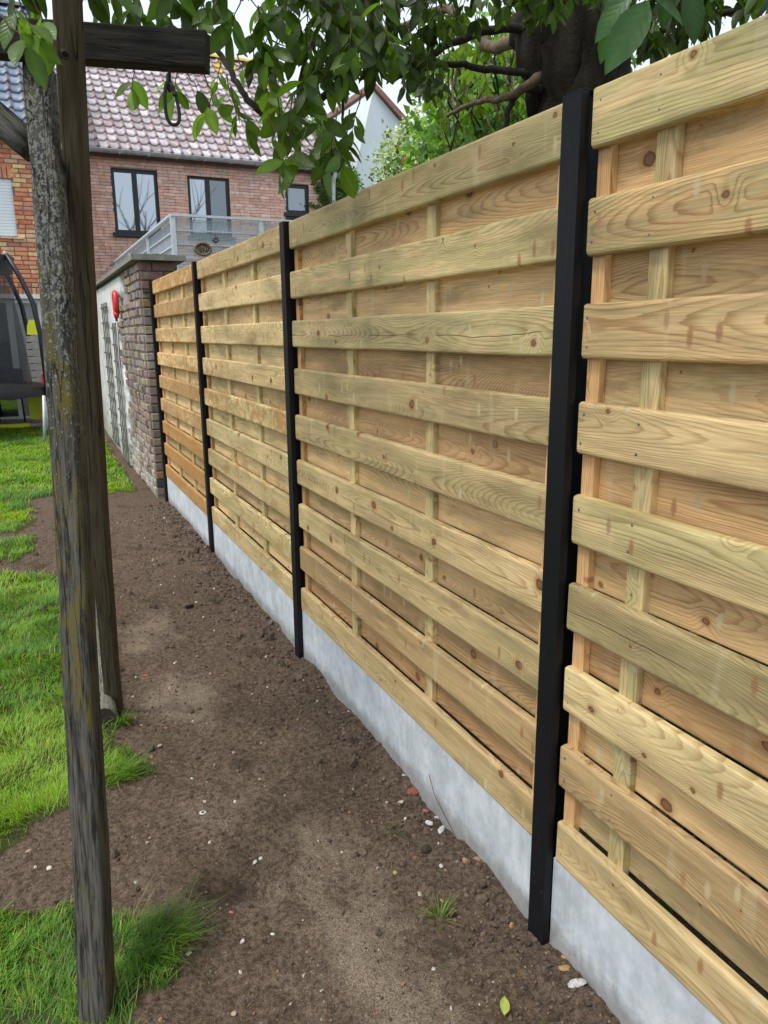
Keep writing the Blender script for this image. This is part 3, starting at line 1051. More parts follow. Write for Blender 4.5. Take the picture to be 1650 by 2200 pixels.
def tiled_roof(house, x0, x1, ye, ze, slope, rows, expo, wcol, mat, pal, vis, limit, ridge_col, top_moss=None, ridge=True):
    rf = sub("roof", house)
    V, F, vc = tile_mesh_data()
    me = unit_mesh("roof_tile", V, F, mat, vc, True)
    cs, sn = math.cos(slope), math.sin(slope)
    Ms, Cs = [], []
    ncol = int((x1 - x0) / wcol)
    for r in range(rows):
        s = r * expo
        for k in range(ncol):
            p = Vector((x0 + (k + .5) * wcol, ye + s * cs, ze + s * sn + .01))
            M = TRS(p + Vector((R.uniform(-.003, .003), 0, R.uniform(-.002, .002))), (slope - .035 + R.uniform(-.006, .006), 0, R.uniform(-.01, .01)))
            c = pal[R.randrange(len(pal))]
            if top_moss and r >= rows - 3 and R.random() < (.55 if r == rows - 1 else .3) and px(p)[0] > 380:
                c = (.50, .33, .05)
            f = R.uniform(.85, 1.15)
            Ms.append(M); Cs.append(tuple(v * f for v in c))
    sel = [i for i in range(len(Ms)) if vis(Ms[i].translation)]
    sel.sort(key=lambda i: px(Ms[i].translation)[2])
    sel = set(sel[:limit])
    for i in sel:
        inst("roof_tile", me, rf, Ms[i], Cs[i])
    rest = [i for i in range(len(Ms)) if i not in sel]
    if rest:
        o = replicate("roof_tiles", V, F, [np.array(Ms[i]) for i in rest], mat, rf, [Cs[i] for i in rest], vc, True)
        o['kind'] = 'stuff'
    L_ = rows * expo
    yr, zr = ye + L_ * cs, ze + L_ * sn
    # rafters/underlay both slopes
    b = MB()
    b.add([(x0, ye, ze - .03), (x1, ye, ze - .03), (x1, yr, zr - .03), (x0, yr, zr - .03), (x1, 2 * yr - ye, ze - .03), (x0, 2 * yr - ye, ze - .03),
           (x0, ye + .1, ze - .12), (x1, ye + .1, ze - .12), (x1, yr, zr - .16), (x0, yr, zr - .16), (x1, 2 * yr - ye, ze - .12), (x0, 2 * yr - ye, ze - .12)],
          [(0, 1, 2, 3), (3, 2, 4, 5), (6, 9, 8, 7), (9, 11, 10, 8), (0, 6, 7, 1), (0, 3, 9, 6), (1, 7, 8, 2), (3, 5, 11, 9), (2, 8, 10, 4), (5, 4, 10, 11)])
    b.obj("roof_slab", simple("roof_underlay", (.10, .06, .05), .9), rf)
    if ridge:
        n = int((x1 - x0) / .38)
        b = MB()
        for k in range(n):
            xa = x0 + k * .38
            for i in range(6):
                a0, a1 = math.pi * i / 6, math.pi * (i + 1) / 6
                rr = .12
                b.add([(xa, yr + rr * math.cos(a0), zr + rr * .8 * math.sin(a0)), (xa + .40, yr + rr * math.cos(a0), zr + .008 + rr * .8 * math.sin(a0)),
                       (xa + .40, yr + rr * math.cos(a1), zr + .008 + rr * .8 * math.sin(a1)), (xa, yr + rr * math.cos(a1), zr + rr * .8 * math.sin(a1))], [(0, 1, 2, 3)],
                      None, ridge_col if px((xa, yr, zr))[0] > 400 or not top_moss else (.25, .16, .12))
        b.obj("ridge_tiles", mat, rf, True)
    return yr, zr

def window(house, x0, x1, z0, z1, yf, mat, leaves, fw=.06, sill=True, glass=None, mull=.05):
    w_ = sub("window", house)
    b = MB()
    d0, d1 = yf + .06, yf + .12
    b.box((x0, d0, z0), (x0 + fw, d1, z1)); b.box((x1 - fw, d0, z0), (x1, d1, z1))
    b.box((x0 + fw, d0, z1 - fw), (x1 - fw, d1, z1)); b.box((x0 + fw, d0, z0), (x1 - fw, d1, z0 + fw))
    n = len(leaves) - 1
    tot = x1 - x0 - 2 * fw
    cuts = [x0 + fw + tot * v for v in leaves]
    for c in cuts[1:-1]:
        b.box((c - mull, d0 - .004, z0 + fw), (c + mull, d1 - .006, z1 - fw))
    b.obj("frame", mat, w_)
    for i in range(n):
        a = cuts[i] + (mull if i else 0)
        c = cuts[i + 1] - (mull if i < n - 1 else 0)
        bb = MB().box((a, d0 + .02, z0 + fw), (c, d0 + .034, z1 - fw))
        gl = glass[i] if isinstance(glass, list) else (glass or GLASS)
        bb.obj("pane", gl, w_)
    if sill:
        MB().box((x0 - .06, yf - .07, z0 - .075), (x1 + .06, yf + .055, z0 - .002)).obj("sill", mat, w_)
    return w_

# ------------------------------------------------------------------ pink brick house
YF = 15.6
house = thing("brick_house", "pink-red brick house with glazed pantile roof and three dark framed windows", "house", (0, 0, 0))
HX0, HX1, HZ = -.9, 5.50, 5.06
holes = [(.785, 1.685, 3.60, 4.82), (2.28, 3.16, 3.60, 4.80), (4.40, 4.935, 4.17, 4.77)]
wl = wall_backing(house, HX0, HX1, YF + .012, -.3, HZ + .05, holes, .28, MORTAR)
palR = [(.80, .49, .38), (.77, .46, .35), (.80, .53, .44), (.74, .44, .34), (.80, .55, .47), (.78, .47, .36)]
visR = lambda p: 186 < px(p)[0] < 700 and px(p)[1] < 560 and p.z > 3.0
hh = [(h[0] - HX0, h[1] - HX0, h[2] + .3 - .08, h[3] + .3) for h in holes]
wlp = wl
lay_bricks(wlp, (HX0, YF + .014, -.3), (1, 0, 0), 0, HX1 - HX0, HZ + .33, .0605, .225, BRICK_R, palR, hh, .030, .007, visR, 300, .0015)
# side and rear walls
b = MB()
b.box((HX1 - .28, YF + .30, -.3), (HX1, YF + 8.1, HZ + .05))
b.box((HX0, YF + .30, -.3), (HX0 + .28, YF + 8.1, HZ + .05))
b.box((HX0 + .3, YF + 7.85, -.3), (HX1 - .3, YF + 8.1, HZ + .05))
for xx in (HX0 + .02, HX1 - .26):
    b.add([(xx, YF + .02, HZ + .04), (xx, YF + 8.1, HZ + .04), (xx, YF + 4.05, HZ + 3.2), (xx + .24, YF + .02, HZ + .04), (xx + .24, YF + 8.1, HZ + .04), (xx + .24, YF + 4.05, HZ + 3.2)],
          [(0, 2, 1), (3, 4, 5), (0, 1, 4, 3), (1, 2, 5, 4), (2, 0, 3, 5)])
b.obj("side_walls", simple("plain_brick_wall", (.33, .17, .12), .9, 0, .2, 20), house)
b = MB().box((HX0 + .3, YF + 1.4, 2.5), (HX1 - .3, YF + 1.5, HZ)).obj("room_backing", simple("dim_room", (.10, .10, .10), .9), house)
palT = [(.40, .355, .37), (.45, .41, .43), (.35, .30, .31), (.49, .45, .47), (.31, .25, .25)]  # pale tones include the sky reflection on the glazed pans
visT = lambda p: 186 < px(p)[0] < 705 and px(p)[1] < 375
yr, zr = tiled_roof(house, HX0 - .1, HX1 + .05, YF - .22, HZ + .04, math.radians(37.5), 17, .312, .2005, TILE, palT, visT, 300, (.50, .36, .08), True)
# gutter and downpipe
b = MB()
for k in range(7):
    pass
gp = []
r_ = .065
for i, x in enumerate((HX0 - .12, HX1 + .07)):
    for k in range(8):
        a = math.pi + math.pi * k / 7
        gp.append((x, YF - .26 + r_ * math.cos(a), HZ + .035 + r_ * math.sin(a)))
b.add(gp, [(k, k + 8, k + 9, k + 1) for k in range(7)])
b.tube([(HX0 - .12, YF - .26 - r_, HZ + .035), (HX1 + .07, YF - .26 - r_, HZ + .035)], .010, 6)
for k in range(12):
    x = HX0 + .2 + k * .55
    b.box((x - .012, YF - .26 - r_ - .012, HZ - .035), (x + .012, YF - .02, HZ - .022))
b.obj("gutter", ZINC, house, False)
MB().tube([(HX1 - .02, YF - .24, HZ), (HX1 - .02, YF - .12, HZ - .18), (HX1 - .02, YF - .10, HZ - .3), (HX1 - .02, YF - .10, 0)], .045, 10).obj("downpipe", simple("pale_pipe", (.55, .57, .58), .5), house, True)
CURT = simple("white_curtain", (.55, .57, .58), .8)
window(house, *holes[0][:2], *holes[0][2:], YF, ANTH, [0, .5, 1], .065, True)
window(house, *holes[1][:2], *holes[1][2:], YF, ANTH, [0, .48, 1], .065, True, [GLASS, GLASS_D])
window(house, *holes[2][:2], *holes[2][2:], YF, ANTH, [0, 1], .07, True, [glass_mat("frosted_glass", (.10, .11, .12), .22)])
MB().box((2.86, YF + .35, 3.0), (3.08, YF + .38, 4.45)).obj("curtain", CURT, house)
sl = MB().box((4.38, YF - .03, 3.985), (4.955, YF + .05, 4.092)); sl.obj("lower_sill", ANTH, house)

# ------------------------------------------------------------------ orange brick house (left)
YL = 13.2
house2 = thing("brick_house", "orange brick house at the left edge with a white roller shutter", "house", (0, 0, 0))
LX0, LX1, LZ = -5.5, -.19, 4.72
holesL = [(-2.3, -1.035, 3.18, 4.07), (-3.1, -.78, .15, 2.19)]
wl2 = wall_backing(house2, LX0, LX1, YL + .012, -.2, LZ + .05, holesL, .28, MORTAR)
palO = [(.74, .27, .13), (.78, .36, .17), (.66, .21, .12), (.80, .52, .26), (.74, .30, .15), (.58, .26, .18), (.80, .46, .28), (.70, .25, .14)]
visO = lambda p: -10 < px(p)[0] < 185 and px(p)[1] > 230
hl = [(h[0] - LX0, h[1] - LX0, h[2] + .2 - (.04 if i == 0 else 0), h[3] + .2 + .18) for i, h in enumerate(holesL)]
lay_bricks(wl2, (LX0, YL + .014, -.2), (1, 0, 0), 0, LX1 - LX0, LZ + .2, .0715, .205, BRICK_O, palO, hl, .034, .014, visO, 300, .003)
meB = unit_mesh("brick", CBV, CBF, BRICK_O)
for h in holesL:           # soldier courses over the openings
    x = h[0] - .05
    while x < h[1] + .02:
        c = palO[R.randrange(len(palO))]
        inst("brick", meB, wl2, TRS((x + .033, YL + .014, h[3] + .09), (0, 0, 0), (.054, .034, .168)), tuple(v * R.uniform(.85, 1.15) for v in c))
        x += .070
b = MB()
for k in range(18):
    z = 3.19 + k * .049
    b.box((-2.3, YL + .045 + (k % 2) * .0006, z), (-1.037, YL + .06, z + .045))
b.box((-2.3, YL + .061, 3.18), (-1.036, YL + .07, 4.07))
b.obj("roller_shutter", simple("white_shutter", (.80, .83, .86), .5, 0, .03, 3), house2)
x = -2.36
for k in range(8):
    inst("sill_brick", meB, house2, TRS((x + .09, YL - .02, 3.155), (.1, 0, 0), (.172, .10, .03)), (.70, .50, .38))
    x += .178
# patio doors
window(house2, -3.1, -.78, .15, 2.19, YL, WHITE, [0, .33, .80, 1], .07, False, [GLASS_D, GLASS_D, simple("grey_blind", (.30, .32, .35), .7)], .05)
MB().box((-3.2, YL - .015, 2.192), (-.76, YL + .058, 2.262)).obj("door_lintel", WHITE, house2)
b = MB()
b.box((LX1 - .28, YL + .30, -.2), (LX1, YL + 8, LZ)); b.box((LX0, YL + .30, -.2), (LX0 + .28, YL + 8, LZ)); b.box((LX0 + .3, YL + 7.7, -.2), (LX1 - .3, YL + 8, LZ))
b.add([(LX1 - .25, YL + .02, LZ), (LX1 - .25, YL + 8, LZ), (LX1 - .25, YL + 4, LZ + 3.1), (LX1 - .01, YL + .02, LZ), (LX1 - .01, YL + 8, LZ), (LX1 - .01, YL + 4, LZ + 3.1)], [(0, 2, 1), (3, 4, 5), (0, 1, 4, 3), (1, 2, 5, 4), (2, 0, 3, 5)])
b.obj("side_walls", simple("orange_plain_wall", (.45, .20, .11), .9, 0, .2, 20), house2)
palB = [(.16, .20, .27), (.20, .25, .33), (.13, .16, .22)]
tiled_roof(house2, LX0 - .05, LX1 + .05, YL - .22, LZ + .05, math.radians(38), 16, .32, .203, TILE, palB, lambda p: -30 < px(p)[0] < 60 and px(p)[1] > 120, 60, (.10, .12, .15))
b = MB()
b.tube([(LX0, YL - .27, LZ + .02), (LX1 + .05, YL - .27, LZ + .02)], .055, 8)
b.obj("gutter", simple("dark_gutter", (.05, .035, .03), .5), house2, True)

# ------------------------------------------------------------------ garden wall with coping
gw = thing("garden_wall", "old brick and whitewashed garden wall with concrete coping beyond the fence", "wall")
WX = -.08
WY0, WY1, WTOP = 6.27, 13.15, 2.245
core = MB()
core.box((WX + .018, WY0 + .018, -.3), (WX + .36, WY1, WTOP - .004)).obj("wall_core", MORTAR2, gw)
meW = unit_mesh("brick", CBV, CBF, BRICK_W)
palW = [(.25, .19, .15), (.28, .22, .18), (.33, .27, .18), (.19, .145, .13), (.30, .24, .16), (.27, .18, .15), (.23, .19, .17), (.30, .20, .17)]
Ms, Cs = [], []
course = .082
for r in range(28):
    z = .02 + (r + .5) * course
    if z + course / 2 > WTOP - .01: break
    y = WY0 + (.0 if r % 2 else -.0)
    yend = 8.05 + .35 * math.sin(r * 1.7) + (.15 if r > 12 else -.2)
    if r > 22: yend = 7.4 + .2 * math.sin(r)
    first = True
    while y < yend:
        L_ = R.choice([.105, .11, .215, .11]) if not first else (.11 if r % 2 else .215)
        if not first or True:
            pale = 0.0
            low = max(0, 1 - z / .75)
            c = palW[R.randrange(len(palW))]
            if R.random() < low * 1.1 + .08:
                k = R.uniform(.3, .8) * (low * .6 + .4)
                c = tuple(a * (1 - k) + b2 * k for a, b2 in zip(c, (.46, .43, .39)))
            jx = R.uniform(-.010, .010)
            M = TRS((WX + .02 + jx, y + L_ / 2, z + R.uniform(-.003, .003)), (R.uniform(-.05, .05), R.uniform(-.05, .05), -math.pi / 2 + R.uniform(-.06, .06)), (L_ - .012 - R.uniform(0, .012), .05, course - .016 - R.uniform(0, .012)))
            Ms.append(M); Cs.append(c)
        first = False
        y += L_
    # near end face
    x = WX + .012
    offs = [(.215, .11) if r % 2 else (.11, .215)][0]
    for L_ in offs:
        c = palW[R.randrange(len(palW))]
        if z > 1.95: c = (.25, .135, .12)
        if r in (1,): c = (.05, .05, .055)
        if r in (2, 22): c = (.30, .19, .08)
        M = TRS((x + L_ / 2, WY0 + .012 + R.uniform(-.006, .003), z), (R.uniform(-.02, .02), R.uniform(-.02, .02), R.uniform(-.02, .02)), (L_ - .010, .05, course - .012))
        Ms.append(M); Cs.append(c)
        x += L_
for i in range(len(Ms)):
    if i < 300:
        inst("brick", meW, gw, Ms[i], Cs[i])
if len(Ms) > 300:
    o = replicate("bricks", CBV, CBF, [np.array(M) for M in Ms[300:]], BRICK_W, gw, Cs[300:]); o['kind'] = 'stuff'
# whitewashed render: uneven sheet
def render_mat():
    t = NT("whitewashed_render")
    p = t.geo()
    s = t.sep(p)
    n = t.noise(p, 5, 6, .72)
    n2 = t.noise(t.mul(p, (1, 1, .35)), 16, 5, .7)
    c = t.mix(t.mr(n, .3, .7), (.52, .52, .49), (.74, .74, .71))
    c = t.mix(t.math('MULTIPLY', t.mr(n2, .60, .72), .45), c, (.26, .26, .23))
    low = t.mr(t.math('ADD', s[2], t.math('MULTIPLY', t.math('SUBTRACT', n, .5), 1.2)), .0, .7, 1.0, 0.0)
    c = t.mix(t.math('MULTIPLY', low, .6), c, (.22, .22, .17))
    br = t.mr(t.noise(p, 3.2, 4, .7), .60, .66)
    c = t.mix(t.math('MULTIPLY', br, .5), c, (.30, .20, .17))
    return t.fin(c, .9, t.bump(t.math('ADD', n, t.math('MULTIPLY', n2, .5)), .8, .02), .2)
RENDER = render_mat()
ysr = np.arange(7.2, WY1, .05); zsr = np.arange(-.2, WTOP, .05)
YY, ZZ = np.meshgrid(ysr, zsr)
edge = 8.10 + .30 * np.sin(ZZ * 5.1) * .5 + (fbm(ZZ * 3, ZZ * 0 + 2, 81, 3) - .5) * .5 + .12 * (ZZ > .9) - .5 * (ZZ > 1.95)
XX = WX - .006 - .012 * fbm(YY * 4, ZZ * 4, 91, 3)
XX = np.where(YY < edge, WX + .06, XX)
ii = np.arange(YY.size).reshape(YY.shape)
qq = np.stack([ii[:-1, :-1], ii[1:, :-1], ii[1:, 1:], ii[:-1, 1:]], -1).reshape(-1, 4)
mesh_np("render_coat", np.stack([XX, YY, ZZ], -1).reshape(-1, 3), qq.ravel(), np.arange(len(qq)) * 4, RENDER, gw, None, True)
# coping slabs
COPE = concrete_mat("coping_concrete", (.17, .165, .14), (.29, .28, .24), False)
b = MB()
y = 6.17
first = True
while y < WY1:
    L_ = .98 if not first else 1.0
    bb = MB()
    x0_, x1_ = WX - .065, WX + .425
    z0_ = WTOP
    V = [(x0_, y, z0_), (x1_, y, z0_), (x1_, y + L_ - .012, z0_), (x0_, y + L_ - .012, z0_),
         (x0_, y, z0_ + .045), (x1_, y, z0_ + .045), (x1_, y + L_ - .012, z0_ + .045), (x0_, y + L_ - .012, z0_ + .045),
         (x0_ + .24, y, z0_ + .058), (x0_ + .24, y + L_ - .012, z0_ + .058)]
    bb.add(V, [(0, 3, 2, 1), (0, 1, 5, 8, 4), (1, 2, 6, 5), (2, 3, 7, 9, 6), (3, 0, 4, 7), (4, 8, 9, 7), (8, 5, 6, 9)])
    bb.obj("coping_slab", COPE, gw)
    first = False
    y += L_
# dark slate scraps under the coping at the end
MB().box((WX + .02, WY0 - .05, 1.965), (WX + .30, WY0 + .015, 1.977)).obj("slate_strip", simple("slate", (.05, .05, .055), .7), gw)

# trellises fixed on the wall
GREYWOOD = simple("grey_trellis_wood", (.13, .125, .11), .85, 0, .3, 25, .4, .2)
def trellis(y0, y1, z0, z1, label, nv, nh, x=WX - .035):
    t = thing("trellis", label, "trellis", group="narrow trellises on the garden wall")
    for k in range(nv):
        y = y0 + (y1 - y0) * k / (nv - 1)
        MB().box((x, y - .010, z0), (x + .012, y + .010, z1)).obj("upright", GREYWOOD, t)
    for k in range(nh):
        z = z0 + .06 + (z1 - z0 - .12) * k / (nh - 1)
        MB().box((x - .0125, y0 - .05, z - .011), (x - .0005, y1 + .05, z + .011)).obj("rung", GREYWOOD, t)
trellis(9.25, 9.9, .12, 1.99, "narrow grey wooden trellis on the white wall, farther from the fence", 4, 10)
trellis(8.18, 8.72, .02, 1.72, "narrow grey wooden trellis on the wall below the red holder", 4, 9)
# red plastic holder with a hanging cord
RED = simple("red_plastic", (.62, .035, .035), .35, 0, .08, 10)
rh = thing("hose_holder", "red plastic holder hung high on the garden wall with a grey cord", "hose holder")
b = MB()
cz, cy = 1.93, 7.90
b.ring(Matrix(((0, 0, 1, WX - .055), (1, 0, 0, cy), (0, 1, 0, cz), (0, 0, 0, 1))), .068, .030, 18, 8, 1.6)
b.obj("ring", RED, rh, True)
MB().tube([(WX - .06, cy - .05, cz - .11), (WX - .06, cy - .02, cz - .15), (WX - .06, cy + .01, cz - .18)], [.04, .028, .012], 8).obj("spout", RED, rh, True)
MB().tube([(WX - .06, cy + .0, cz - .16), (WX - .06, cy + .01, cz - .20)], .013, 8).obj("nozzle", simple("black_plastic", (.02, .02, .02), .5), rh, True)
MB().tube([(WX - .06, cy, cz - .2), (WX - .065, cy + .02, cz - .6), (WX - .06, cy - .01, cz - 1.0), (WX - .065, cy + .03, cz - 1.7)], .008, 6).obj("cord", simple("grey_cord", (.45, .46, .46), .7), rh, True)

# ------------------------------------------------------------------ neighbour's annexe and terrace railing
ann = thing("annexe", "low flat-roofed brick annexe below the metal terrace railing", "annexe")
b = MB().box((.42, 7.7, -.3), (5.2, YF - .02, 1.72)); b.obj("wall", simple("annexe_brick", (.26, .15, .12), .9, 0, .2, 20), ann)
MB().box((.40, 7.45, 1.72), (5.25, YF - .02, 1.80)).obj("roof_edge", simple("roof_felt", (.10, .10, .10), .9), ann)
rail = thing("terrace_railing", "galvanised metal terrace railing filled with fine wire mesh", "railing")
RX, RY, RZ0, RZ1 = .484, 7.5, 1.80, 2.835
def rpost(x, y, w=.052):
    MB().box((x - w / 2, y - .02, RZ0), (x + w / 2, y + .02, RZ1 - .012)).obj("post", GALV, rail)
for x in (RX, RX + .98, RX + 2.0, RX + 3.0): rpost(x, RY)
for y in (9.4, 11.3, 13.2): rpost(RX, y, .03)
MB().box((RX - .02, RY - .03, RZ1 - .012), (RX + 3.02, RY + .03, RZ1 + .012)).obj("top_rail", GALV, rail)
MB().box((RX - .03, RY + .031, RZ1 - .012), (RX + .03, 14.2, RZ1 + .012)).obj("top_rail", GALV, rail)
for k in range(7):
    z = RZ1 - .15 - k * .143
    MB().box((RX + .027, RY + .021, z - .007), (RX + 3.0, RY + .032, z + .007)).obj("rail", GALV, rail)
    MB().box((RX + .021, RY + .033, z - .007), (RX + .032, 14.2, z + .007)).obj("rail", GALV, rail)
WIRE = simple("mesh_wire", (.50, .56, .61), .5, .3, .1, 10)
def grid(lenm, hgt, M, name):
    b = MB()
    st_ = .0155
    n = int(lenm / st_)
    for k in range(n):
        b.box((k * st_, 0, 0), (k * st_ + .0058, .0035, hgt), M)
    for k in range(int(hgt / st_)):
        b.box((0, .0036, k * st_), (lenm, .007, k * st_ + .0058), M)
    o = b.obj(name, WIRE, rail)
grid(2.97, RZ1 - RZ0 - .02, TRS((RX + .03, RY + .040, RZ0)), "wire_mesh")
grid(6.6, RZ1 - RZ0 - .02, TRS((RX + .045, RY + .05, RZ0), (0, 0, math.pi / 2)), "wire_mesh")
# two ornaments behind the mesh
oc = on_y(436, 535, RY + .0)
orn = thing("wall_ornament", "oval brown patterned ornament hanging on the terrace railing", "ornament")
MB().ring(TRS(oc, (math.pi / 2, 0, 0)), .086, .014, 24, 6, .72).obj("rim", simple("brown_rim", (.16, .11, .06), .6), orn, True)
b = MB()
b.add([(0, 0, 0)] + [(.08 * math.cos(a), .01, .056 * math.sin(a)) for a in [k * math.pi / 10 for k in range(20)]], [(0, k + 1, (k + 1) % 20 + 1) for k in range(20)], TRS(oc))
t = NT("ornament_pattern"); p_ = t.obj(); v_ = t.voro(p_, 55, .7); t.fin(t.mix(t.mr(v_.outputs['Distance'], .2, .5), (.55, .48, .36), (.10, .07, .045)), .6)
b.obj("disc", t.m, orn)
lamp = thing("wall_lamp", "small dark round lamp fixed on the terrace railing", "lamp")
lc = on_y(463, 515, RY)
MB().ring(TRS(lc, (math.pi / 2, 0, 0)), .022, .015, 14, 8).obj("body", simple("lamp_body", (.08, .08, .09), .4), lamp, True)
MB().tube([lc + Vector((0, .0, .03)), lc + Vector((0, 0, .06))], .012, 8).obj("bracket", simple("lamp_bracket", (.10, .10, .11), .4), lamp)

# ------------------------------------------------------------------ trampoline
tr = thing("trampoline", "round trampoline with black safety net and galvanised legs, left edge", "trampoline")
TC = at(-118, 838, 11.5)
TZ = gz(-2.2, 11.5) + .70
TR_ = 1.52
PADM = simple("black_pad", (.008, .009, .011), .42, 0, .3, 6, .3, .3)
SLEEVE = simple("black_sleeve", (.016, .018, .022), .45, 0, .3, 20)
def circ(r, z, n=48):
    return [(TC.x + r * math.cos(2 * math.pi * k / n), TC.y + r * math.sin(2 * math.pi * k / n), z) for k in range(n)]
b = MB()
n = 48
V = circ(TR_ - .34, TZ + .005) + circ(TR_ - .17, TZ + .03) + circ(TR_, TZ + .01) + circ(TR_ + .02, TZ - .12) + circ(TR_ - .34, TZ - .01)
F = []
for r in range(3):
    F += [(r * n + k, r * n + (k + 1) % n, (r + 1) * n + (k + 1) % n, (r + 1) * n + k) for k in range(n)]
for i in range(2 * n, 4 * n):
    x, y, z = V[i]
    V[i] = (x, y, z + R.uniform(-.012, .012))
b.add(V, F).obj("pad", PADM, tr, True)
b = MB(); V = circ(TR_ - .33, TZ) ; b.add(V, [tuple(range(n))]).obj("jumping_mat", simple("black_mat", (.01, .01, .011), .7), tr)
b = MB().tube([(x, y, TZ - .03) for x, y, z in circ(TR_ - .03, 0)] + [circ(TR_ - .03, TZ - .03)[0]], .024, 8).obj("frame_ring", GALV, tr, True)
# net
t = NT("black_net")
t.fin((.020, .023, .030), .7)
tp = t.n('ShaderNodeBsdfTransparent'); mx = t.n('ShaderNodeMixShader'); mx.inputs[0].default_value = .50
t.t.links.new(tp.outputs[0], mx.inputs[1]); t.t.links.new(t.b.outputs[0], mx.inputs[2]); t.t.links.new(mx.outputs[0], t.out.inputs[0])
NET = t.m
TOPZ = TZ + 1.90
rings = [(TR_ - .30, TZ + .02), (TR_ - .34, TZ + .6), (TR_ - .42, TZ + 1.25), (TR_ - .40, TZ + 1.72)]
V, F = [], []
for r, z in rings: V += circ(r, z)
for r in range(len(rings) - 1):
    F += [(r * n + k, r * n + (k + 1) % n, (r + 1) * n + (k + 1) % n, (r + 1) * n + k) for k in range(n)]
MB().add(V, F).obj("net", NET, tr, True)
b = MB(); V = circ(TR_ - .40, TZ + 1.70) + circ(TR_ - .36, TZ + 1.92)
b.add(V, [(k, (k + 1) % n, n + (k + 1) % n, n + k) for k in range(n)]).obj("net_top_band", SLEEVE, tr)
angs = [math.radians(a) for a in (-24, 36, 96, 156, 216, 276)]
for a in angs:
    d = Vector((math.cos(a), math.sin(a), 0))
    c = Vector((TC.x, TC.y, 0))
    MB().tube([c + d * (TR_ + .03) + Vector((0, 0, TZ - .15)), c + d * (TR_ + .01) + Vector((0, 0, TZ + .8)), c + d * (TR_ - .05) + Vector((0, 0, TZ + 1.25)),
               c + d * (TR_ - .20) + Vector((0, 0, TZ + 1.62)), c + d * (TR_ - .36) + Vector((0, 0, TZ + 1.93))], .036, 8).obj("net_pole", SLEEVE, tr, True)
    MB().tube([c + d * (TR_ - .38) + Vector((0, 0, TZ + 1.91)), c + d * (TR_ - .36) + Vector((0, 0, TZ + 1.97))], .03, 8).obj("pole_cap", simple("pink_cap", (.6, .3, .25), .5), tr, True)
gzt = TZ - .70
for k in range(3):
    a0, a1 = math.radians(-24 + 120 * k), math.radians(36 + 120 * k)
    pa = Vector((TC.x + TR_ * .98 * math.cos(a0), TC.y + TR_ * .98 * math.sin(a0), TZ - .05))
    pb = Vector((TC.x + TR_ * .98 * math.cos(a1), TC.y + TR_ * .98 * math.sin(a1), TZ - .05))
    lowa, lowb = Vector((pa.x, pa.y, gzt + .02)), Vector((pb.x, pb.y, gzt + .02))
    dd = (lowb - lowa).normalized()
    MB().tube([pa, lowa + Vector((0, 0, .12)), lowa + Vector((0, 0, .03)) + dd * .06, lowa + dd * .16, lowb - dd * .16, lowb + Vector((0, 0, .03)) - dd * .06, lowb + Vector((0, 0, .12)), pb], .021, 8).obj("leg", GALV, tr, True)
p1 = at(94, 850, 10.75); p2 = on_z(96, 952, .07)
MB().tube([p1, Vector((p2.x, p2.y, .05))], .021, 8).obj("leg", GALV, tr, True)

# ------------------------------------------------------------------ patio things behind the trampoline
YEL = simple("yellow_plastic", (.78, .80, .03), .4, 0, .06, 6)
ph = thing("playhouse_wall", "bright yellow plastic play wall with embossed bricks, behind the trampoline", "play wall")
yw = 12.35
a_, b_ = on_y(60, 857, yw), on_y(140, 897, yw)
MB().box((a_.x, yw, b_.z), (b_.x + .3, yw + .06, a_.z + .05)).obj("panel", YEL, ph)
b = MB()
r = 0
z = b_.z + .02
while z < a_.z + .03:
    x = a_.x + .02 - (.06 if r % 2 else 0)
    while x < b_.x + .26:
        xa, xb = max(x, a_.x + .01), min(x + .115, b_.x + .29)
        if xb - xa > .02: b.box((xa, yw - .012, z), (xb, yw - .001, z + .036))
        x += .125
    z += .046; r += 1
b.obj("embossed_bricks", YEL, ph)
yb_ = thing("toy_slide", "bright yellow toy slide top standing behind the trampoline net", "slide")
yw = 12.0
pp = [on_y(u, v, yw) for u, v in ((58, 719), (92, 719), (88, 702), (80, 690), (76, 687), (62, 687), (58, 700))]
V = [tuple(p) for p in pp] + [(p.x, p.y + .12, p.z) for p in pp]
k = len(pp)
MB().add(V, [tuple(range(k)), tuple(range(k, 2 * k))[::-1]] + [(i, (i + 1) % k, k + (i + 1) % k, k + i) for i in range(k)]).obj("side_cheek", YEL, yb_)
q0, q1 = on_y(60, 719, yw), on_y(92, 719, yw)
MB().box((q1.x - .02, yw + .13, .15), (q1.x + .01, yw + .16, q0.z)).obj("support", GREYWOOD, yb_)
bench = thing("plank_screen", "grey plank screen behind the yellow slide", "screen")
for k in range(7):
    p0, p1 = on_y(56, 722 + k * 15, 12.6), on_y(112, 734 + k * 15, 12.6)
    MB().box((p0.x, 12.6, p1.z), (p1.x, 12.625, p0.z)).obj("plank", simple("grey_planks", (.40, .39, .36), .8, 0, .2, 12), bench)
MB().box((on_y(100, 722, 12.63).x, 12.626, .15), (on_y(108, 722, 12.63).x, 12.66, on_y(100, 722, 12.63).z)).obj("upright", GREYWOOD, bench)
toy = thing("toy_box", "small red plastic box beyond the trampoline pole", "box")
p = on_y(95, 808, 11.9)
MB().box((p.x - .04, 11.9, .15), (p.x + .25, 12.1, p.z + .03)).obj("box", RED, toy)
ch = thing("patio_chair", "black patio chair on the paving behind the trampoline", "chair")
c0 = on_y(10, 880, 12.5)
BLK = simple("black_paint", (.012, .012, .012), .5)
for dx in (0, .38):
    for dy in (0, .4):
        MB().tube([(c0.x - .1 + dx, 12.5 + dy, .17), (c0.x - .13 + dx * 1.05, 12.5 + dy, .62)], .014, 6).obj("leg", BLK, ch, True)
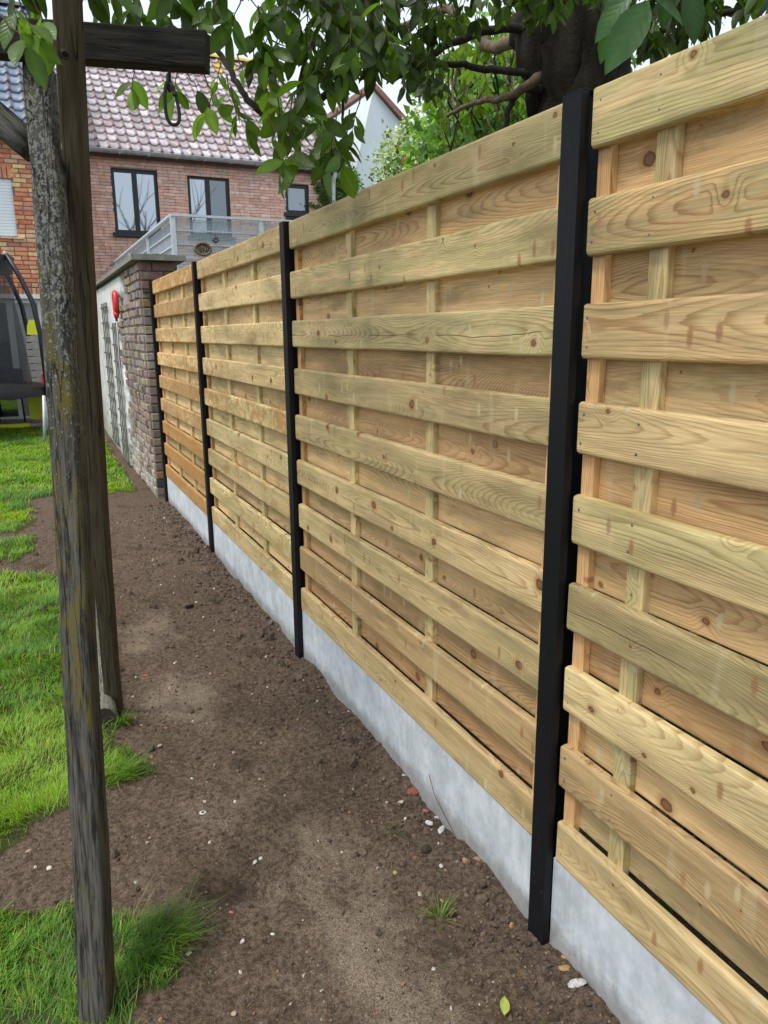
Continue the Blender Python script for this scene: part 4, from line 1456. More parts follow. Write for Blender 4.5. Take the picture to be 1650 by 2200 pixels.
MB().box((c0.x - .16, 12.48, .60), (c0.x + .32, 12.92, .64)).obj("seat", BLK, ch)
MB().box((c0.x - .16, 12.88, .66), (c0.x + .32, 12.92, 1.05)).obj("backrest", BLK, ch)
st = MB()
for k in range(3):
    st.box((-6, 12.45 + k * .02, .10 + k * .001), (-1.28 + k * 0, 12.5 + k * .02, .11)) if False else None
edge_ = MB().box((-6, 12.20, .08), (-.35, 12.27, .19)).obj("paving_edge", simple("pale_kerb", (.60, .58, .52), .8), None)
edge_['kind'] = 'structure'
ys_ = MB()
pave_o = thing("yellow_strip", "yellow plastic lawn edging strip along the paving", "edging")
MB().box((-6, 12.16, .13), (a_.x - .01, 12.195, .205)).obj("strip", YEL, pave_o)
meP = unit_mesh("paving_slab", BOXV, BOXF, simple("paving_slab", (.42, .40, .39), .85, 0, .15, 6))
pv = MB().box((-6, 12.28, .05), (-.25, 13.19, .170)).obj("patio", MORTAR, None)
pv['kind'] = 'structure'
for i in range(14):
    for j in range(2):
        inst("paving_slab", meP, pv, TRS((-.55 - i * .40, 12.50 + j * .42, .172), (0, 0, 0), (.392, .41, .04)), (1, 1, 1))

# ------------------------------------------------------------------ white gable house, far right of the brick house
wh = thing("gable_house", "tall pale house with a plain gable wall behind the ivy", "house")
WH = simple("pale_render_wall", (.60, .66, .70), .85, 0, .06, 1.5)
x0_, x1_ = 7.05, 15.5
yw0 = 18.0
b = MB()
b.add([(x0_, yw0, -.3), (x0_, yw0, 5.6), (x0_ + .55, yw0, 7.6), (x0_ + 4.5, yw0, 4.2), (x0_ + 8, yw0, 4.2), (x0_ + 8, yw0, -.3)] +
      [(x0_, yw0 + 9, -.3), (x0_, yw0 + 9, 5.6), (x0_ + .55, yw0 + 9, 7.6), (x0_ + 4.5, yw0 + 9, 4.2), (x0_ + 8, yw0 + 9, 4.2), (x0_ + 8, yw0 + 9, -.3)],
      [(5, 4, 3, 2, 1, 0), (6, 7, 8, 9, 10, 11)] + [(i, (i + 1) % 6, 6 + (i + 1) % 6, 6 + i) for i in range(6)])
b.obj("wall", WH, wh)
b = MB()
b.add([(x0_ + .50, yw0 - .12, 7.66), (x0_ + 4.6, yw0 - .12, 4.20), (x0_ + 4.6, yw0 + 9, 4.20), (x0_ + .50, yw0 + 9, 7.66), (x0_ + .50, yw0 - .12, 7.80), (x0_ + 4.7, yw0 - .12, 4.36), (x0_ + 4.7, yw0 + 9, 4.36), (x0_ + .50, yw0 + 9, 7.80)],
      [(0, 1, 2, 3), (7, 6, 5, 4), (0, 4, 5, 1), (1, 5, 6, 2), (2, 6, 7, 3), (3, 7, 4, 0)], None, (.26, .13, .10))
b.obj("roof", attr_mat("red_roof", .6, .4, 12, .3), wh)

# ------------------------------------------------------------------ leaves
def leaf_data(wid=.41, fold=.22, droop=.20, wav=.004):
    """blade along +X of unit length with a raised midrib fold, petiole at the origin"""
    sx = [0, .06, .2, .38, .56, .74, .9, 1.0]
    hw = [.012, .05, .62, .95, 1.0, .78, .35, 0]
    V, F, c = [], [], []
    for i, (x, h) in enumerate(zip(sx, hw)):
        z = -droop * x * x
        w_ = h * wid / 2
        if i in (0, 1):
            w_ = .012
        V += [(x, -w_, z + fold * w_ + (wav * math.sin(i * 2.1))), (x, 0, z), (x, w_, z + fold * w_ + (wav * math.sin(i * 2.1 + 1)))]
        c += [(1, 1, 1, .1 + .8 * x - .20 * h), (1.35, 1.35, 1.35, .1 + .8 * x), (1, 1, 1, .1 + .8 * x - .20 * h)]
    for i in range(len(sx) - 1):
        a = i * 3
        F += [(a, a + 1, a + 4, a + 3), (a + 1, a + 2, a + 5, a + 4)]
    return V, F, c

tree = thing("tree", "large dark-barked tree behind the fence, its leafy branches hanging over the top", "tree")
# trunk
b = MB()
base = Vector((1.62, 2.05, -.1))
tp = [base, base + Vector((.0, .02, .9)), at(1262, 300, 3.85), at(1250, 200, 3.85), at(1235, 120, 3.80), at(1240, 30, 3.75), at(1255, -80, 3.7), at(1290, -300, 3.6), at(1240, -700, 3.4)]
rg = random.Random(5)
b.tube(tp, [.30, .24, .215, .225, .255, .26, .235, .22, .17], 22, rough=.16, rng=rg)
# burls and ridges
for (u, v, w, r0, hh_) in ((1160, 95, 3.72, .10, .34), (1135, 55, 3.76, .085, .22), (1195, 160, 3.70, .085, .40), (1300, 60, 3.62, .085, .5), (1225, 60, 3.60, .085, .5), (1262, 150, 3.62, .08, .45)):
    c_ = at(u, v, w)
    pts = [c_ + Vector((.03 * math.sin(q_ * 2.0 + u), 0, hh_ * (q_ / 4 - 1))) for q_ in range(9)]
    b.tube(pts, [r0 * f for f in (.3, .6, .85, 1, 1.05, .95, .8, .55, .3)], 14, rough=.12, rng=rg)
b.obj("trunk", BARK, tree, True)

def wig(pts, n, amp, rg):
    """smooth jittered polyline through control points"""
    out = []
    P = [Vector(p) for p in pts]
    for i in range(len(P) - 1):
        for k in range(n):
            t_ = k / n
            p0, p1, p2, p3 = P[max(i - 1, 0)], P[i], P[i + 1], P[min(i + 2, len(P) - 1)]
            q_ = .5 * ((2 * p1) + (-p0 + p2) * t_ + (2 * p0 - 5 * p1 + 4 * p2 - p3) * t_ ** 2 + (-p0 + 3 * p1 - 3 * p2 + p3) * t_ ** 3)
            out.append(q_ + Vector((rg.uniform(-1, 1), rg.uniform(-1, 1), rg.uniform(-1, 1))) * amp)
    out.append(P[-1])
    return out
rg = random.Random(11)
BR = [
    ([(1160, 158, 3.7), (1060, 150, 3.75), (985, 138, 3.7), (920, 143, 3.6), (850, 165, 3.5)], .020, .010, BRANCH),
    ([(1160, 165, 3.65), (1110, 200, 3.7), (1070, 212, 3.8), (1020, 222, 3.9), (960, 250, 4.0)], .026, .009, PALE_BR),
    ([(1165, 190, 3.7), (1120, 195, 3.7), (1098, 225, 3.75), (1085, 275, 3.8), (1075, 330, 3.8)], .020, .011, BRANCH),
    ([(1150, 65, 3.7), (1060, 62, 3.6), (985, 88, 3.5), (905, 128, 3.4), (840, 175, 3.3)], .024, .012, BRANCH),
    ([(1170, 45, 3.7), (1090, 95, 4.1), (1040, 95, 4.4), (960, 20, 4.6), (860, 58, 4.8), (760, 75, 5.0)], .040, .018, PALE_BR),
    ([(1200, -60, 3.6), (1000, -120, 3.1), (800, -120, 2.9), (620, -90, 2.7), (430, -40, 2.6), (300, -60, 2.5)], .055, .015, BRANCH),
    ([(1250, -160, 3.6), (1100, -260, 2.7), (900, -300, 2.2), (500, -220, 2.0), (60, -110, 1.75)], .045, .010, BRANCH),
    ([(430, 60, 2.9), (452, 90, 2.88), (490, 140, 2.85), (515, 185, 2.82), (545, 225, 2.8), (600, 262, 2.85), (690, 215, 2.9), (760, 120, 2.95), (800, -100, 2.95)], .009, .016, BRANCH),
    ([(1290, -200, 3.5), (1420, -160, 2.6), (1440, -80, 1.95), (1430, -10, 1.75)], .03, .006, BRANCH),
    ([(1290, -60, 3.6), (1400, -10, 3.5), (1500, 30, 3.4), (1620, 20, 3.3)], .03, .010, BRANCH),
    ([(1335, 230, 3.9), (1335, 130, 3.9), (1350, 40, 3.9), (1340, -90, 3.8)], .022, .018, BRANCH),
    ([(720, -120, 2.9), (705, 0, 2.8), (660, 120, 2.7), (630, 240, 2.65)], .010, .004, BRANCH),
    ([(770, -120, 2.9), (790, 40, 2.8), (740, 180, 2.7), (735, 290, 2.65)], .010, .004, BRANCH),
    ([(1030, -130, 3.2), (1010, 20, 3.6), (940, 60, 3.6), (860, 120, 3.6)], .012, .005, BRANCH),
    ([(905, 145, 3.55), (880, 100, 3.5), (850, 40, 3.5), (820, -80, 3.4)], .008, .005, BRANCH),
]
for pts, r0, r1, mt in BR:
    P = wig([at(*q_) for q_ in pts], 5, .006, rg)
    n_ = len(P)
    MB().tube(P, [r0 + (r1 - r0) * i / (n_ - 1) for i in range(n_)], 9, rough=.12, rng=rg).obj("branch", mt, tree, True)

# leaf sprays: (u, v, depth, leaves, leaf length, brightness, yellowness)
LM = []
LC = []
TW = MB()
def spray(u, v, w, n_, ll, br, yl, drop=None, rg=R):
    c_ = at(u, v, w)
    # twig droops down and sideways
    d = Vector((rg.uniform(-.5, .5), rg.uniform(-.5, .5), rg.uniform(-1.1, -.35) if drop is None else drop)).normalized()
    L_ = ll * (.30 + .09 * n_)
    p0 = c_ - d * L_ * .5
    p1 = c_ + d * L_ * .5
    side = d.cross(Vector((0, 0, 1)))
    side = side.normalized() if side.length > .01 else Vector((1, 0, 0))
    mid = (p0 + p1) / 2 + Vector((0, 0, .03 * ll * 4))
    TW.tube([p0 - d * .03 + Vector((0, 0, .01)), p0, mid, p1], [.0028, .0024, .0018, .0010], 4)
    for k in range(n_):
        t_ = .35 + .65 * (k + .8) / n_
        t_ = min(t_, 1.0)
        p = p0.lerp(mid, t_ * 2) if t_ < .5 else mid.lerp(p1, t_ * 2 - 1)
        s_ = 1 if k % 2 else -1
        if k >= n_ - 1: s_ = 0
        dirv = (d * rg.uniform(.3, .9) + side * s_ * rg.uniform(.45, 1.3) + Vector((rg.uniform(-.3, .3), rg.uniform(-.3, .3), rg.uniform(-.55, .1)))).normalized()
        nrm = Vector((rg.uniform(-.9, .5), rg.uniform(-1.2, .3), rg.uniform(-.1, .9))).normalized()
        yv = nrm.cross(dirv)
        if yv.length < .05: continue
        yv.normalize()
        zv = dirv.cross(yv)
        sc = ll * rg.uniform(.72, 1.12)
        M = Matrix((dirv * sc, yv * sc * rg.uniform(.85, 1.12), zv * sc)).transposed().to_4x4()
        M.translation = p
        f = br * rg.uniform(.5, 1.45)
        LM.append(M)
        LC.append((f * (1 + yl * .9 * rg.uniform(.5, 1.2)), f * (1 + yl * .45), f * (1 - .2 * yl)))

# hand-placed sprays that show singly
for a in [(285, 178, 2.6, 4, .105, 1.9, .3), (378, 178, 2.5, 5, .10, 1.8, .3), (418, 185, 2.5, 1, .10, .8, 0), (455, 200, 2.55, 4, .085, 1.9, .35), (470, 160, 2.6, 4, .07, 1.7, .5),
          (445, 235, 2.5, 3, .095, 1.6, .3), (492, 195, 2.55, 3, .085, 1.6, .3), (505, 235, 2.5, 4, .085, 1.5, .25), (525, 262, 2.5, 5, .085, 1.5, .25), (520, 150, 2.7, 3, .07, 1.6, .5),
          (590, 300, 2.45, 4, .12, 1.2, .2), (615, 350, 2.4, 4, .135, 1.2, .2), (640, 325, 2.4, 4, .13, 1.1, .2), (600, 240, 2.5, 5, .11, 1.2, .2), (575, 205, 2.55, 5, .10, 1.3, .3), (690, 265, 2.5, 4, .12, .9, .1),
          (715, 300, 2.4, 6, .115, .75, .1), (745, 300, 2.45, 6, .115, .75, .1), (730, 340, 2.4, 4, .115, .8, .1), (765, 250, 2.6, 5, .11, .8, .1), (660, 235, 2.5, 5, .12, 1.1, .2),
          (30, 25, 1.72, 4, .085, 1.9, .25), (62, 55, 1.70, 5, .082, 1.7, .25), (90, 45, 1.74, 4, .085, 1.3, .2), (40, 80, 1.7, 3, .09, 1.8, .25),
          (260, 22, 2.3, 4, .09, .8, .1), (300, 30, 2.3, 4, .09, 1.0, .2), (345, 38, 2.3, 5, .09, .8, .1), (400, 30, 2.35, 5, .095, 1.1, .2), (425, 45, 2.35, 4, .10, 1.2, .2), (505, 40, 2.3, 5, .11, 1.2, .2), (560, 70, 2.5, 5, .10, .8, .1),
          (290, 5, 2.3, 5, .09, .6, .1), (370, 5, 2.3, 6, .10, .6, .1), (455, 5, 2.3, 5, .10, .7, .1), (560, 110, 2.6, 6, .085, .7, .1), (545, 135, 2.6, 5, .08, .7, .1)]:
    spray(*a)
# big near leaves hanging at the upper right
for (u0, v0, u1, v1, w, tilt, br) in ((1398, -6, 1308, 137, 1.72, -.15, 1.0), (1362, -22, 1276, 78, 1.76, .2, 1.1), (1388, -16, 1478, 32, 1.80, -.3, .95), (1478, -40, 1500, 86, 1.9, .1, .6), (1325, 30, 1288, 132, 1.84, .3, 1.0), (1440, -40, 1424, 60, 1.95, .3, .6), (1340, -60, 1300, 20, 1.9, 0, .8)):
    p = at(u0, v0, w); tip = at(u1, v1, w + tilt * .1)
    ll = (tip - p).length
    dirv = (tip - p).normalized()
    nrm = (-FW * .8 + Vector((R.uniform(-.3, .3), 0, .55))).normalized()
    yv = nrm.cross(dirv).normalized(); zv = dirv.cross(yv)
    M = Matrix((dirv * ll, yv * ll * 1.0, zv * ll)).transposed().to_4x4(); M.translation = p
    LM.append(M); LC.append((br * .62, br * .85, br * 1.7))
n_hand = len(LM)
# dense masses: outline polygons in the photo, depth range
def blob(poly, w0, w1, cnt, ll, br, yl, n_=5):
    P = np.array(poly, float)
    lo, hi = P.min(0), P.max(0)
    k = 0
    while k < cnt:
        u, v = R.uniform(lo[0], hi[0]), R.uniform(lo[1], hi[1])
        if inpoly(np.array([u]), np.array([v]), P)[0]:
            spray(u, v, R.uniform(w0, w1), n_, ll * R.uniform(.8, 1.1), br * R.uniform(.7, 1.25), yl)
            k += 1
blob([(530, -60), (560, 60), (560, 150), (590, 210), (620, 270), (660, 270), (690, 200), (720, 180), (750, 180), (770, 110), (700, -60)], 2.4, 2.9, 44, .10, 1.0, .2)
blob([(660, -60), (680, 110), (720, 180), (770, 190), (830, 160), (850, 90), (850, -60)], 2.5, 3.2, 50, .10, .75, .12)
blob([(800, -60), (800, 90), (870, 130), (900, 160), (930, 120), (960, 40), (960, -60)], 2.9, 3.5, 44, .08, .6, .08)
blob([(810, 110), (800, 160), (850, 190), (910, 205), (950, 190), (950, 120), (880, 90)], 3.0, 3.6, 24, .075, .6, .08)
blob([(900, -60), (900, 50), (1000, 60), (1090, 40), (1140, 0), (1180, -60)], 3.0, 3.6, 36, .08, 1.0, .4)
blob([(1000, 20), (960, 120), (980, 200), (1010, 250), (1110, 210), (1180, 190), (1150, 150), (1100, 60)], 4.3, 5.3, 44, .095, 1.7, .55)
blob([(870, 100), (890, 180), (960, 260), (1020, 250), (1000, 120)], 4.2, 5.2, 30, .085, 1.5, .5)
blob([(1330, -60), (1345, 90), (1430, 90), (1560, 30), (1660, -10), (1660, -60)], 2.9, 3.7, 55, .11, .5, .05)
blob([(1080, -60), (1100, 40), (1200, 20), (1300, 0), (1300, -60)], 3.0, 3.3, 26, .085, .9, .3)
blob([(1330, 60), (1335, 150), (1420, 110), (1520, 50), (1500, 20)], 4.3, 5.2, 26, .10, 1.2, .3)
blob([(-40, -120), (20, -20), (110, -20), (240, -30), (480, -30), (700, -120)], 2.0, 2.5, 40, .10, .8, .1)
# the crown goes on overhead, above the frame
k = 0
while k < 900:
    p = Vector((R.uniform(-2.4, 3.2), R.uniform(-1.5, 4.8), R.uniform(3.0, 4.6)))
    dv = p - C0
    if dv.dot(FW) > .3:
        u, v, w = px(p)
        if v > -260: continue
    u = dv.dot(RT); 
    c_ = p
    n0 = len(LM)
    for q_ in range(5):
        dirv = Vector((R.uniform(-1, 1), R.uniform(-1, 1), R.uniform(-.8, .1))).normalized()
        yv = Vector((R.uniform(-.5, .5), R.uniform(-.5, .5), 1)).cross(dirv).normalized(); zv = dirv.cross(yv)
        sc = .13 * R.uniform(.8, 1.3)
        M = Matrix((dirv * sc, yv * sc, zv * sc)).transposed().to_4x4(); M.translation = p + dirv * .02
        f = R.uniform(.6, 1.2)
        LM.append(M); LC.append((f, f, f))
    k += 1
LV, LF, LVC = leaf_data()
meL = unit_mesh("leaf", LV, LF, LEAF, LVC, True)
# the leaves that show largest stay single parts
szs = []
for i, M in enumerate(LM):
    u, v, w = px(M.translation)
    inside = -40 < u < 1690 and -60 < v < 400
    szs.append((M.to_scale().x / w if inside else 0, i))
big = set(i for s_, i in sorted(szs, reverse=True)[:300])
for i in sorted(big):
    o = bpy.data.objects.new("leaf", meL); COL.objects.link(o); o.parent = tree
    o.matrix_local = LM[i]; o.color = (*LC[i], 1)
rest = [i for i in range(len(LM)) if i not in big]
o = replicate("foliage", LV, LF, [np.array(LM[i]) for i in rest], LEAF, tree, [LC[i] for i in rest], LVC, True); o['kind'] = 'stuff'
o = TW.obj("twigs", TWIG, tree, True); o['kind'] = 'stuff'

bt = thing("bare_tree", "bare-branched tree mirrored in the upstairs window panes", "tree")
rg = random.Random(21)
def grow(p, d, L_, r, lev, name):
    P = [p]
    q_ = Vector(p)
    dd = Vector(d)
    for k in range(5):
        dd = (dd + Vector((rg.uniform(-.16, .16), rg.uniform(-.16, .16), rg.uniform(-.05, .12)))).normalized()
        q_ = q_ + dd * (L_ / 5)
        P.append(q_.copy())
    MB().tube(P, [r * (1 - .12 * k) for k in range(6)], 6).obj(name, BRANCH, bt, True)
    if lev > 0:
        for k in range(4 if lev > 1 else 5):
            b0 = P[rg.randint(2, 5)]
            nd = (dd + Vector((rg.uniform(-1, 1), rg.uniform(-.7, .7), rg.uniform(-.1, .6))) * .9).normalized()
            grow(b0, nd, L_ * rg.uniform(.5, .75), r * .5, lev - 1, "branch")
grow(Vector((4.3, -8.0, -.1)), Vector((0, 0, 1)), 5.0, .16, 3, "trunk")

# ------------------------------------------------------------------ shrubs behind the fence, ivy, flowering bush
def leaf_cloud(name, parent, mat, pts, size, cols, wid=.5):
    V, F, vc = leaf_data(wid, .15, .1)
    V = [V[i] for i in (0, 2, 1)] and V
    V = [(0, 0, 0), (.35, -.3 * wid * 2, .03), (.4, 0, 0), (.35, .3 * wid * 2, .03), (1, 0, -.08)]
    F = [(0, 1, 2), (0, 2, 3), (1, 4, 2), (2, 4, 3)]
    Ms, Cs = [], []
    for p in pts:
        s_ = size * R.uniform(.6, 1.2)
        M = Matrix.Translation(p) @ Euler((R.uniform(0, 6.3), R.uniform(-.9, .9), R.uniform(0, 6.3))).to_matrix().to_4x4() @ Matrix.Diagonal((s_, s_, s_, 1))
        Ms.append(np.array(M))
        c = cols[R.randrange(len(cols))]
        f = R.uniform(.6, 1.3)
        Cs.append(tuple(v_ * f for v_ in c))
    return replicate(name, V, F, Ms, mat, parent, Cs)

def blob_pts(cs, cnt, hollow=.55):
    """points through the outer part of a set of balls (centre, radii)"""
    out = []
    tot = sum(c[1][0] * c[1][1] * c[1][2] for c in cs)
    for c, r in cs:
        k = int(cnt * r[0] * r[1] * r[2] / tot)
        for _ in range(k):
            d = Vector((R.gauss(0, 1), R.gauss(0, 1), R.gauss(0, 1))).normalized()
            rr = (hollow + (1 - hollow) * R.random() ** .7) * R.uniform(.85, 1.08)
            out.append(Vector(c) + Vector((d.x * r[0], d.y * r[1], d.z * r[2])) * rr)
    return out

ivy = thing("ivy", "green ivy mass climbing the gable end of the brick house", "ivy")
cs = []
for (u, v, w, r) in ((680, 300, 18.6, .42), (700, 330, 18.2, .40), (725, 340, 18.2, .35), (690, 285, 18.9, .35), (735, 380, 17.6, .40), (745, 410, 17.4, .42), (725, 420, 17.3, .42), (735, 450, 17.3, .55), (700, 355, 17.9, .3), (750, 385, 17.6, .26), (665, 275, 19, .28)):
    cs.append((at(u, v, w), (r, r, r * 1.05)))
MB().tube([at(735, 560, 17.3), at(730, 440, 17.3), at(715, 340, 17.8)], [.06, .05, .03], 7).obj("stem", BRANCH, ivy)
leaf_cloud("foliage", ivy, IVYM, blob_pts(cs, 9000, .3), .085, [(1, 1, 1), (1.5, 1.5, 1.2), (.7, .8, .7), (2.0, 1.9, 1.4)])['kind'] = 'stuff'
ivy2 = thing("ivy", "thin ivy trails spreading over the brick beside the small window", "ivy")
pts = []
for (pl) in ([(672, 378), (680, 400), (690, 420), (700, 440)], [(690, 375), (697, 395), (702, 420), (704, 440)], [(660, 438), (680, 445), (700, 450)], [(678, 405), (690, 410), (705, 430)], [(685, 425), (695, 430), (706, 445)]):
    for k in range(len(pl) - 1):
        for _ in range(60):
            t_ = R.random()
            u = pl[k][0] * (1 - t_) + pl[k + 1][0] * t_ + R.gauss(0, 3); v = pl[k][1] * (1 - t_) + pl[k + 1][1] * t_ + R.gauss(0, 3.5)
            p = on_y(u, v, YF - R.uniform(.02, .1))
            if p.x < HX1: pts.append(p)
leaf_cloud("foliage", ivy2, IVYM, pts, .065, [(1, 1, 1), (1.6, 1.5, 1.2), (.8, .9, .8)])['kind'] = 'stuff'
MB().tube([on_y(704, 450, YF - .03), on_y(698, 410, YF - .03), on_y(690, 380, YF - .03)], .012, 5).obj("stem", BRANCH, ivy2)

bush = thing("flowering_bush", "loose bush with pale variegated leaves and small red flowers behind the fence", "bush")
cs = []
for (u, v, w, r) in ((880, 330, 8.2, .42), (850, 350, 8.2, .30), (920, 320, 8.3, .42), (900, 290, 8.5, .33), (870, 300, 8.4, .28), (945, 300, 8.4, .4), (840, 370, 8.2, .25), (900, 400, 8.2, .6), (960, 380, 8.2, .6), (930, 260, 8.6, .35)):
    cs.append((at(u, v, w), (r, r, r)))
leaf_cloud("foliage", bush, IVYM, blob_pts(cs, 5200, .2), .060, [(5.5, 3.4, 9), (7, 4.6, 14), (2, 1.6, 2), (6, 3.4, 8), (1.2, 1, 1)])['kind'] = 'stuff'
for k in range(14):
    p = at(R.uniform(840, 960), R.uniform(440, 470), 8.2)
    MB().tube([Vector((p.x, p.y, -.1)), p, at(R.uniform(830, 980), R.uniform(270, 350), R.uniform(8.0, 8.5))], [.02, .012, .004], 5).obj("stem", PALE_BR, bush)
REDF = simple("red_petals", (.55, .02, .04), .6)
for (u, v) in ((870, 338), (890, 353), (901, 343), (908, 331), (866, 347), (885, 345), (855, 322), (912, 350)):
    b = MB()
    c_ = at(u, v, 7.75)
    for a in range(5):
        an = a * 1.2566
        dv_ = Vector((math.cos(an), 0, math.sin(an))) * .028
        b.add([c_, c_ + dv_ + Vector((-dv_.z, .006, dv_.x)) * .5, c_ + dv_ * 1.25, c_ + dv_ + Vector((dv_.z, .006, -dv_.x)) * .5], [(0, 1, 2, 3)])
    b.obj("flower", REDF, bush)

hedge = thing("shrub", "bright green leafy shrub tangled with dead stems behind the fence near the tree trunk", "shrub")
cs = []
for (u, v, w, r) in ((1000, 330, 6.0, .5), (1060, 310, 5.6, .5), (1120, 290, 5.2, .45), (960, 340, 6.4, .45), (1160, 270, 5.0, .35), (1030, 250, 6.2, .5), (1090, 230, 6.0, .5), (980, 260, 6.6, .4), (1050, 160, 6.5, .5), (1120, 150, 6.2, .45), (1000, 420, 6, .7), (1120, 400, 5.2, .7), (950, 180, 6.8, .35)):
    cs.append((at(u, v, w), (r, r, r)))
leaf_cloud("foliage", hedge, IVYM, blob_pts(cs, 9000, .25), .085, [(1.2, 1.4, 1), (2.0, 2.2, .9), (.8, 1.0, .8), (2.6, 2.5, 1)])['kind'] = 'stuff'
rg = random.Random(3)
for k in range(26):
    u0 = rg.uniform(960, 1130); v0 = rg.uniform(90, 170)
    P = [at(u0, v0, rg.uniform(4.6, 5.4)), at(u0 + rg.uniform(-25, 25), v0 + 70, rg.uniform(4.6, 5.2)), at(u0 + rg.uniform(-50, 50), v0 + 150, rg.uniform(4.6, 5.2)), at(u0 + rg.uniform(-60, 60), v0 + 330, 5.0)]
    MB().tube(wig(P, 4, .012, rg), [.008, .008, .007, .007, .007, .006, .006, .006, .005, .005, .005, .005, .005], 5).obj("stem", PALE_BR if k % 2 else BRANCH, hedge)

# added, unseen hedge: keeps sky light out of the gaps between the boards
added_hedge = thing("hedge", "added evergreen hedge hidden behind the fence, blocking sky light from its gaps", "hedge")
cs = []
y = -2.0
while y < 6.0:
    cs.append((Vector((.52, y, .5)), (.26, .4, .62)))
    cs.append((Vector((.54, y + .2, 1.15)), (.26, .4, .55)))
    y += .42
leaf_cloud("foliage", added_hedge, IVYM, blob_pts(cs, 26000, .35), .07, [(.45, .55, .45), (.3, .4, .3), (.7, .8, .6)])['kind'] = 'stuff'
for k in range(10):
    MB().tube([(.52, -1.8 + k * .8, -.05), (.50, -1.78 + k * .8, 1.2)], .02, 6).obj("trunk", BRANCH, added_hedge)

# ------------------------------------------------------------------ grass
def blades(name, x, y, h, wd, lean, cols, z=None, parent=None, dirs=None):
    n = len(x)
    z = ground_z(x, y) if z is None else z
    a = NR.uniform(0, 2 * math.pi, n) if dirs is None else dirs
    dx, dy = np.cos(a), np.sin(a)
    sx, sy = -dy, dx
    V = np.zeros((n, 7, 3))
    for i, (t_, wf) in enumerate(((0, 1.0), (.4, .9), (.75, .6))):
        off = lean * t_ ** 1.7
        px_, py_ = x + dx * off, y + dy * off
        pz_ = z + h * (t_ - .25 * (lean / np.maximum(h, 1e-4)) * t_ * t_) - .004
        V[:, i * 2] = np.stack([px_ - sx * wd * wf / 2, py_ - sy * wd * wf / 2, pz_], -1)
        V[:, i * 2 + 1] = np.stack([px_ + sx * wd * wf / 2, py_ + sy * wd * wf / 2, pz_], -1)
    V[:, 6] = np.stack([x + dx * lean, y + dy * lean, z + h * (1 - .25 * lean / np.maximum(h, 1e-4))], -1)
    base = np.array([0, 1, 3, 2, 2, 3, 5, 4, 4, 5, 6])
    st = np.array([0, 4, 8])
    loops = (base[None] + (np.arange(n) * 7)[:, None]).ravel()
    starts = (st[None] + (np.arange(n) * 11)[:, None]).ravel()
    c = np.repeat(cols[:, None, :], 7, 1)
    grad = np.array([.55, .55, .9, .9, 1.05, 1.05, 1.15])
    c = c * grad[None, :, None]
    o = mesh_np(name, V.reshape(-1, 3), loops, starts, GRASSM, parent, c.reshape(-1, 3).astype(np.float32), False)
    return o

def scatter(x0, x1, y0, y1, dens, edge=0.0):
    n = int((x1 - x0) * (y1 - y0) * dens)
    x = NR.uniform(x0, x1, n); y = NR.uniform(y0, y1, n)
    k = lawn_mask(x, y)
    patch = fbm(x * 4, y * 4, 101, 3)
    k &= NR.uniform(0, 1, n) < np.clip((patch - .24) * 6, .22, 1)
    k &= (lawn_mask(x + .045, y) & lawn_mask(x, y - .045)) | (NR.uniform(0, 1, n) < .35)
    # keep what the camera or a step to the side can see
    dx, dy = x - C0.x, y - C0.y
    ang = np.arctan2(dx, dy)
    k &= (ang > math.radians(-22)) | (np.hypot(dx, dy) < 1.6)
    return x[k], y[k]

def gcols(x, y, n):
    t1 = fbm(x * 2.2, y * 2.2, 111, 3)[:, None]
    r1 = NR.uniform(.75, 1.25, (n, 1))
    a = np.array([[1.1, 1.0, 1.0]]); b_ = np.array([[1.9, 1.35, 1.3]]); d_ = np.array([[.55, .70, .9]])
    m1 = np.clip((t1 - .45) * 4, 0, 1); m2 = np.clip((.45 - t1) * 4, 0, 1)
    c = (a * (1 - m1 - m2) + b_ * m1 + d_ * m2) * r1
    dead = NR.uniform(0, 1, n) < .08
    c[dead] = np.array([3.2, 1.3, 3.0]) * NR.uniform(.7, 1.1, (dead.sum(), 1))
    return c
parts_ = []
for (x0, x1, y0, y1, dens, hh_, wd_) in ((-2.6, -.2, -.6, 1.6, 36000, .042, .0026), (-3.2, -.2, 1.6, 3.6, 14000, .046, .0036), (-4.5, -.2, 3.6, 7.0, 5200, .055, .0065), (-5.5, -.05, 7.0, 12.3, 2600, .055, .011)):
    x, y = scatter(x0, x1, y0, y1, dens)
    n = len(x)
    cl = fbm(x * 5, y * 5, 121, 3)
    h = hh_ * NR.uniform(.5, 1.25, n) * (.55 + .95 * cl)
    lean = h * NR.uniform(.2, 1.35, n)
    dirs = fbm(x * 2.5, y * 2.5, 131, 2) * 14 + NR.normal(0, .9, n)
    parts_.append((x, y, h, np.full(n, wd_) * NR.uniform(.7, 1.3, n), lean, gcols(x, y, n), dirs))
x, y, h, wd, lean, cols, dirs = [np.concatenate([p[i] for p in parts_]) for i in range(7)]
print('grass blades', len(x))
lawn = blades("lawn_grass", x, y, h, wd, lean, cols, None, None, dirs)
lawn['kind'] = 'stuff'
tag(lawn, "bright green lawn grass left of the bare soil", "grass")
# sparse seedlings on the soil
n = 900
x = NR.uniform(-1.35, -.05, n); y = NR.uniform(-.2, 4.5, n)
k = fbm(x * 5, y * 5, 141, 3) > .60
x, y = x[k], y[k]; n = len(x)
o = blades("grass_seedlings", x, y, NR.uniform(.01, .035, n), np.full(n, .0022), NR.uniform(.005, .03, n), gcols(x, y, n) * .9)
o['kind'] = 'stuff'; tag(o, "sparse thin grass blades sprouting from the bare soil", "grass")
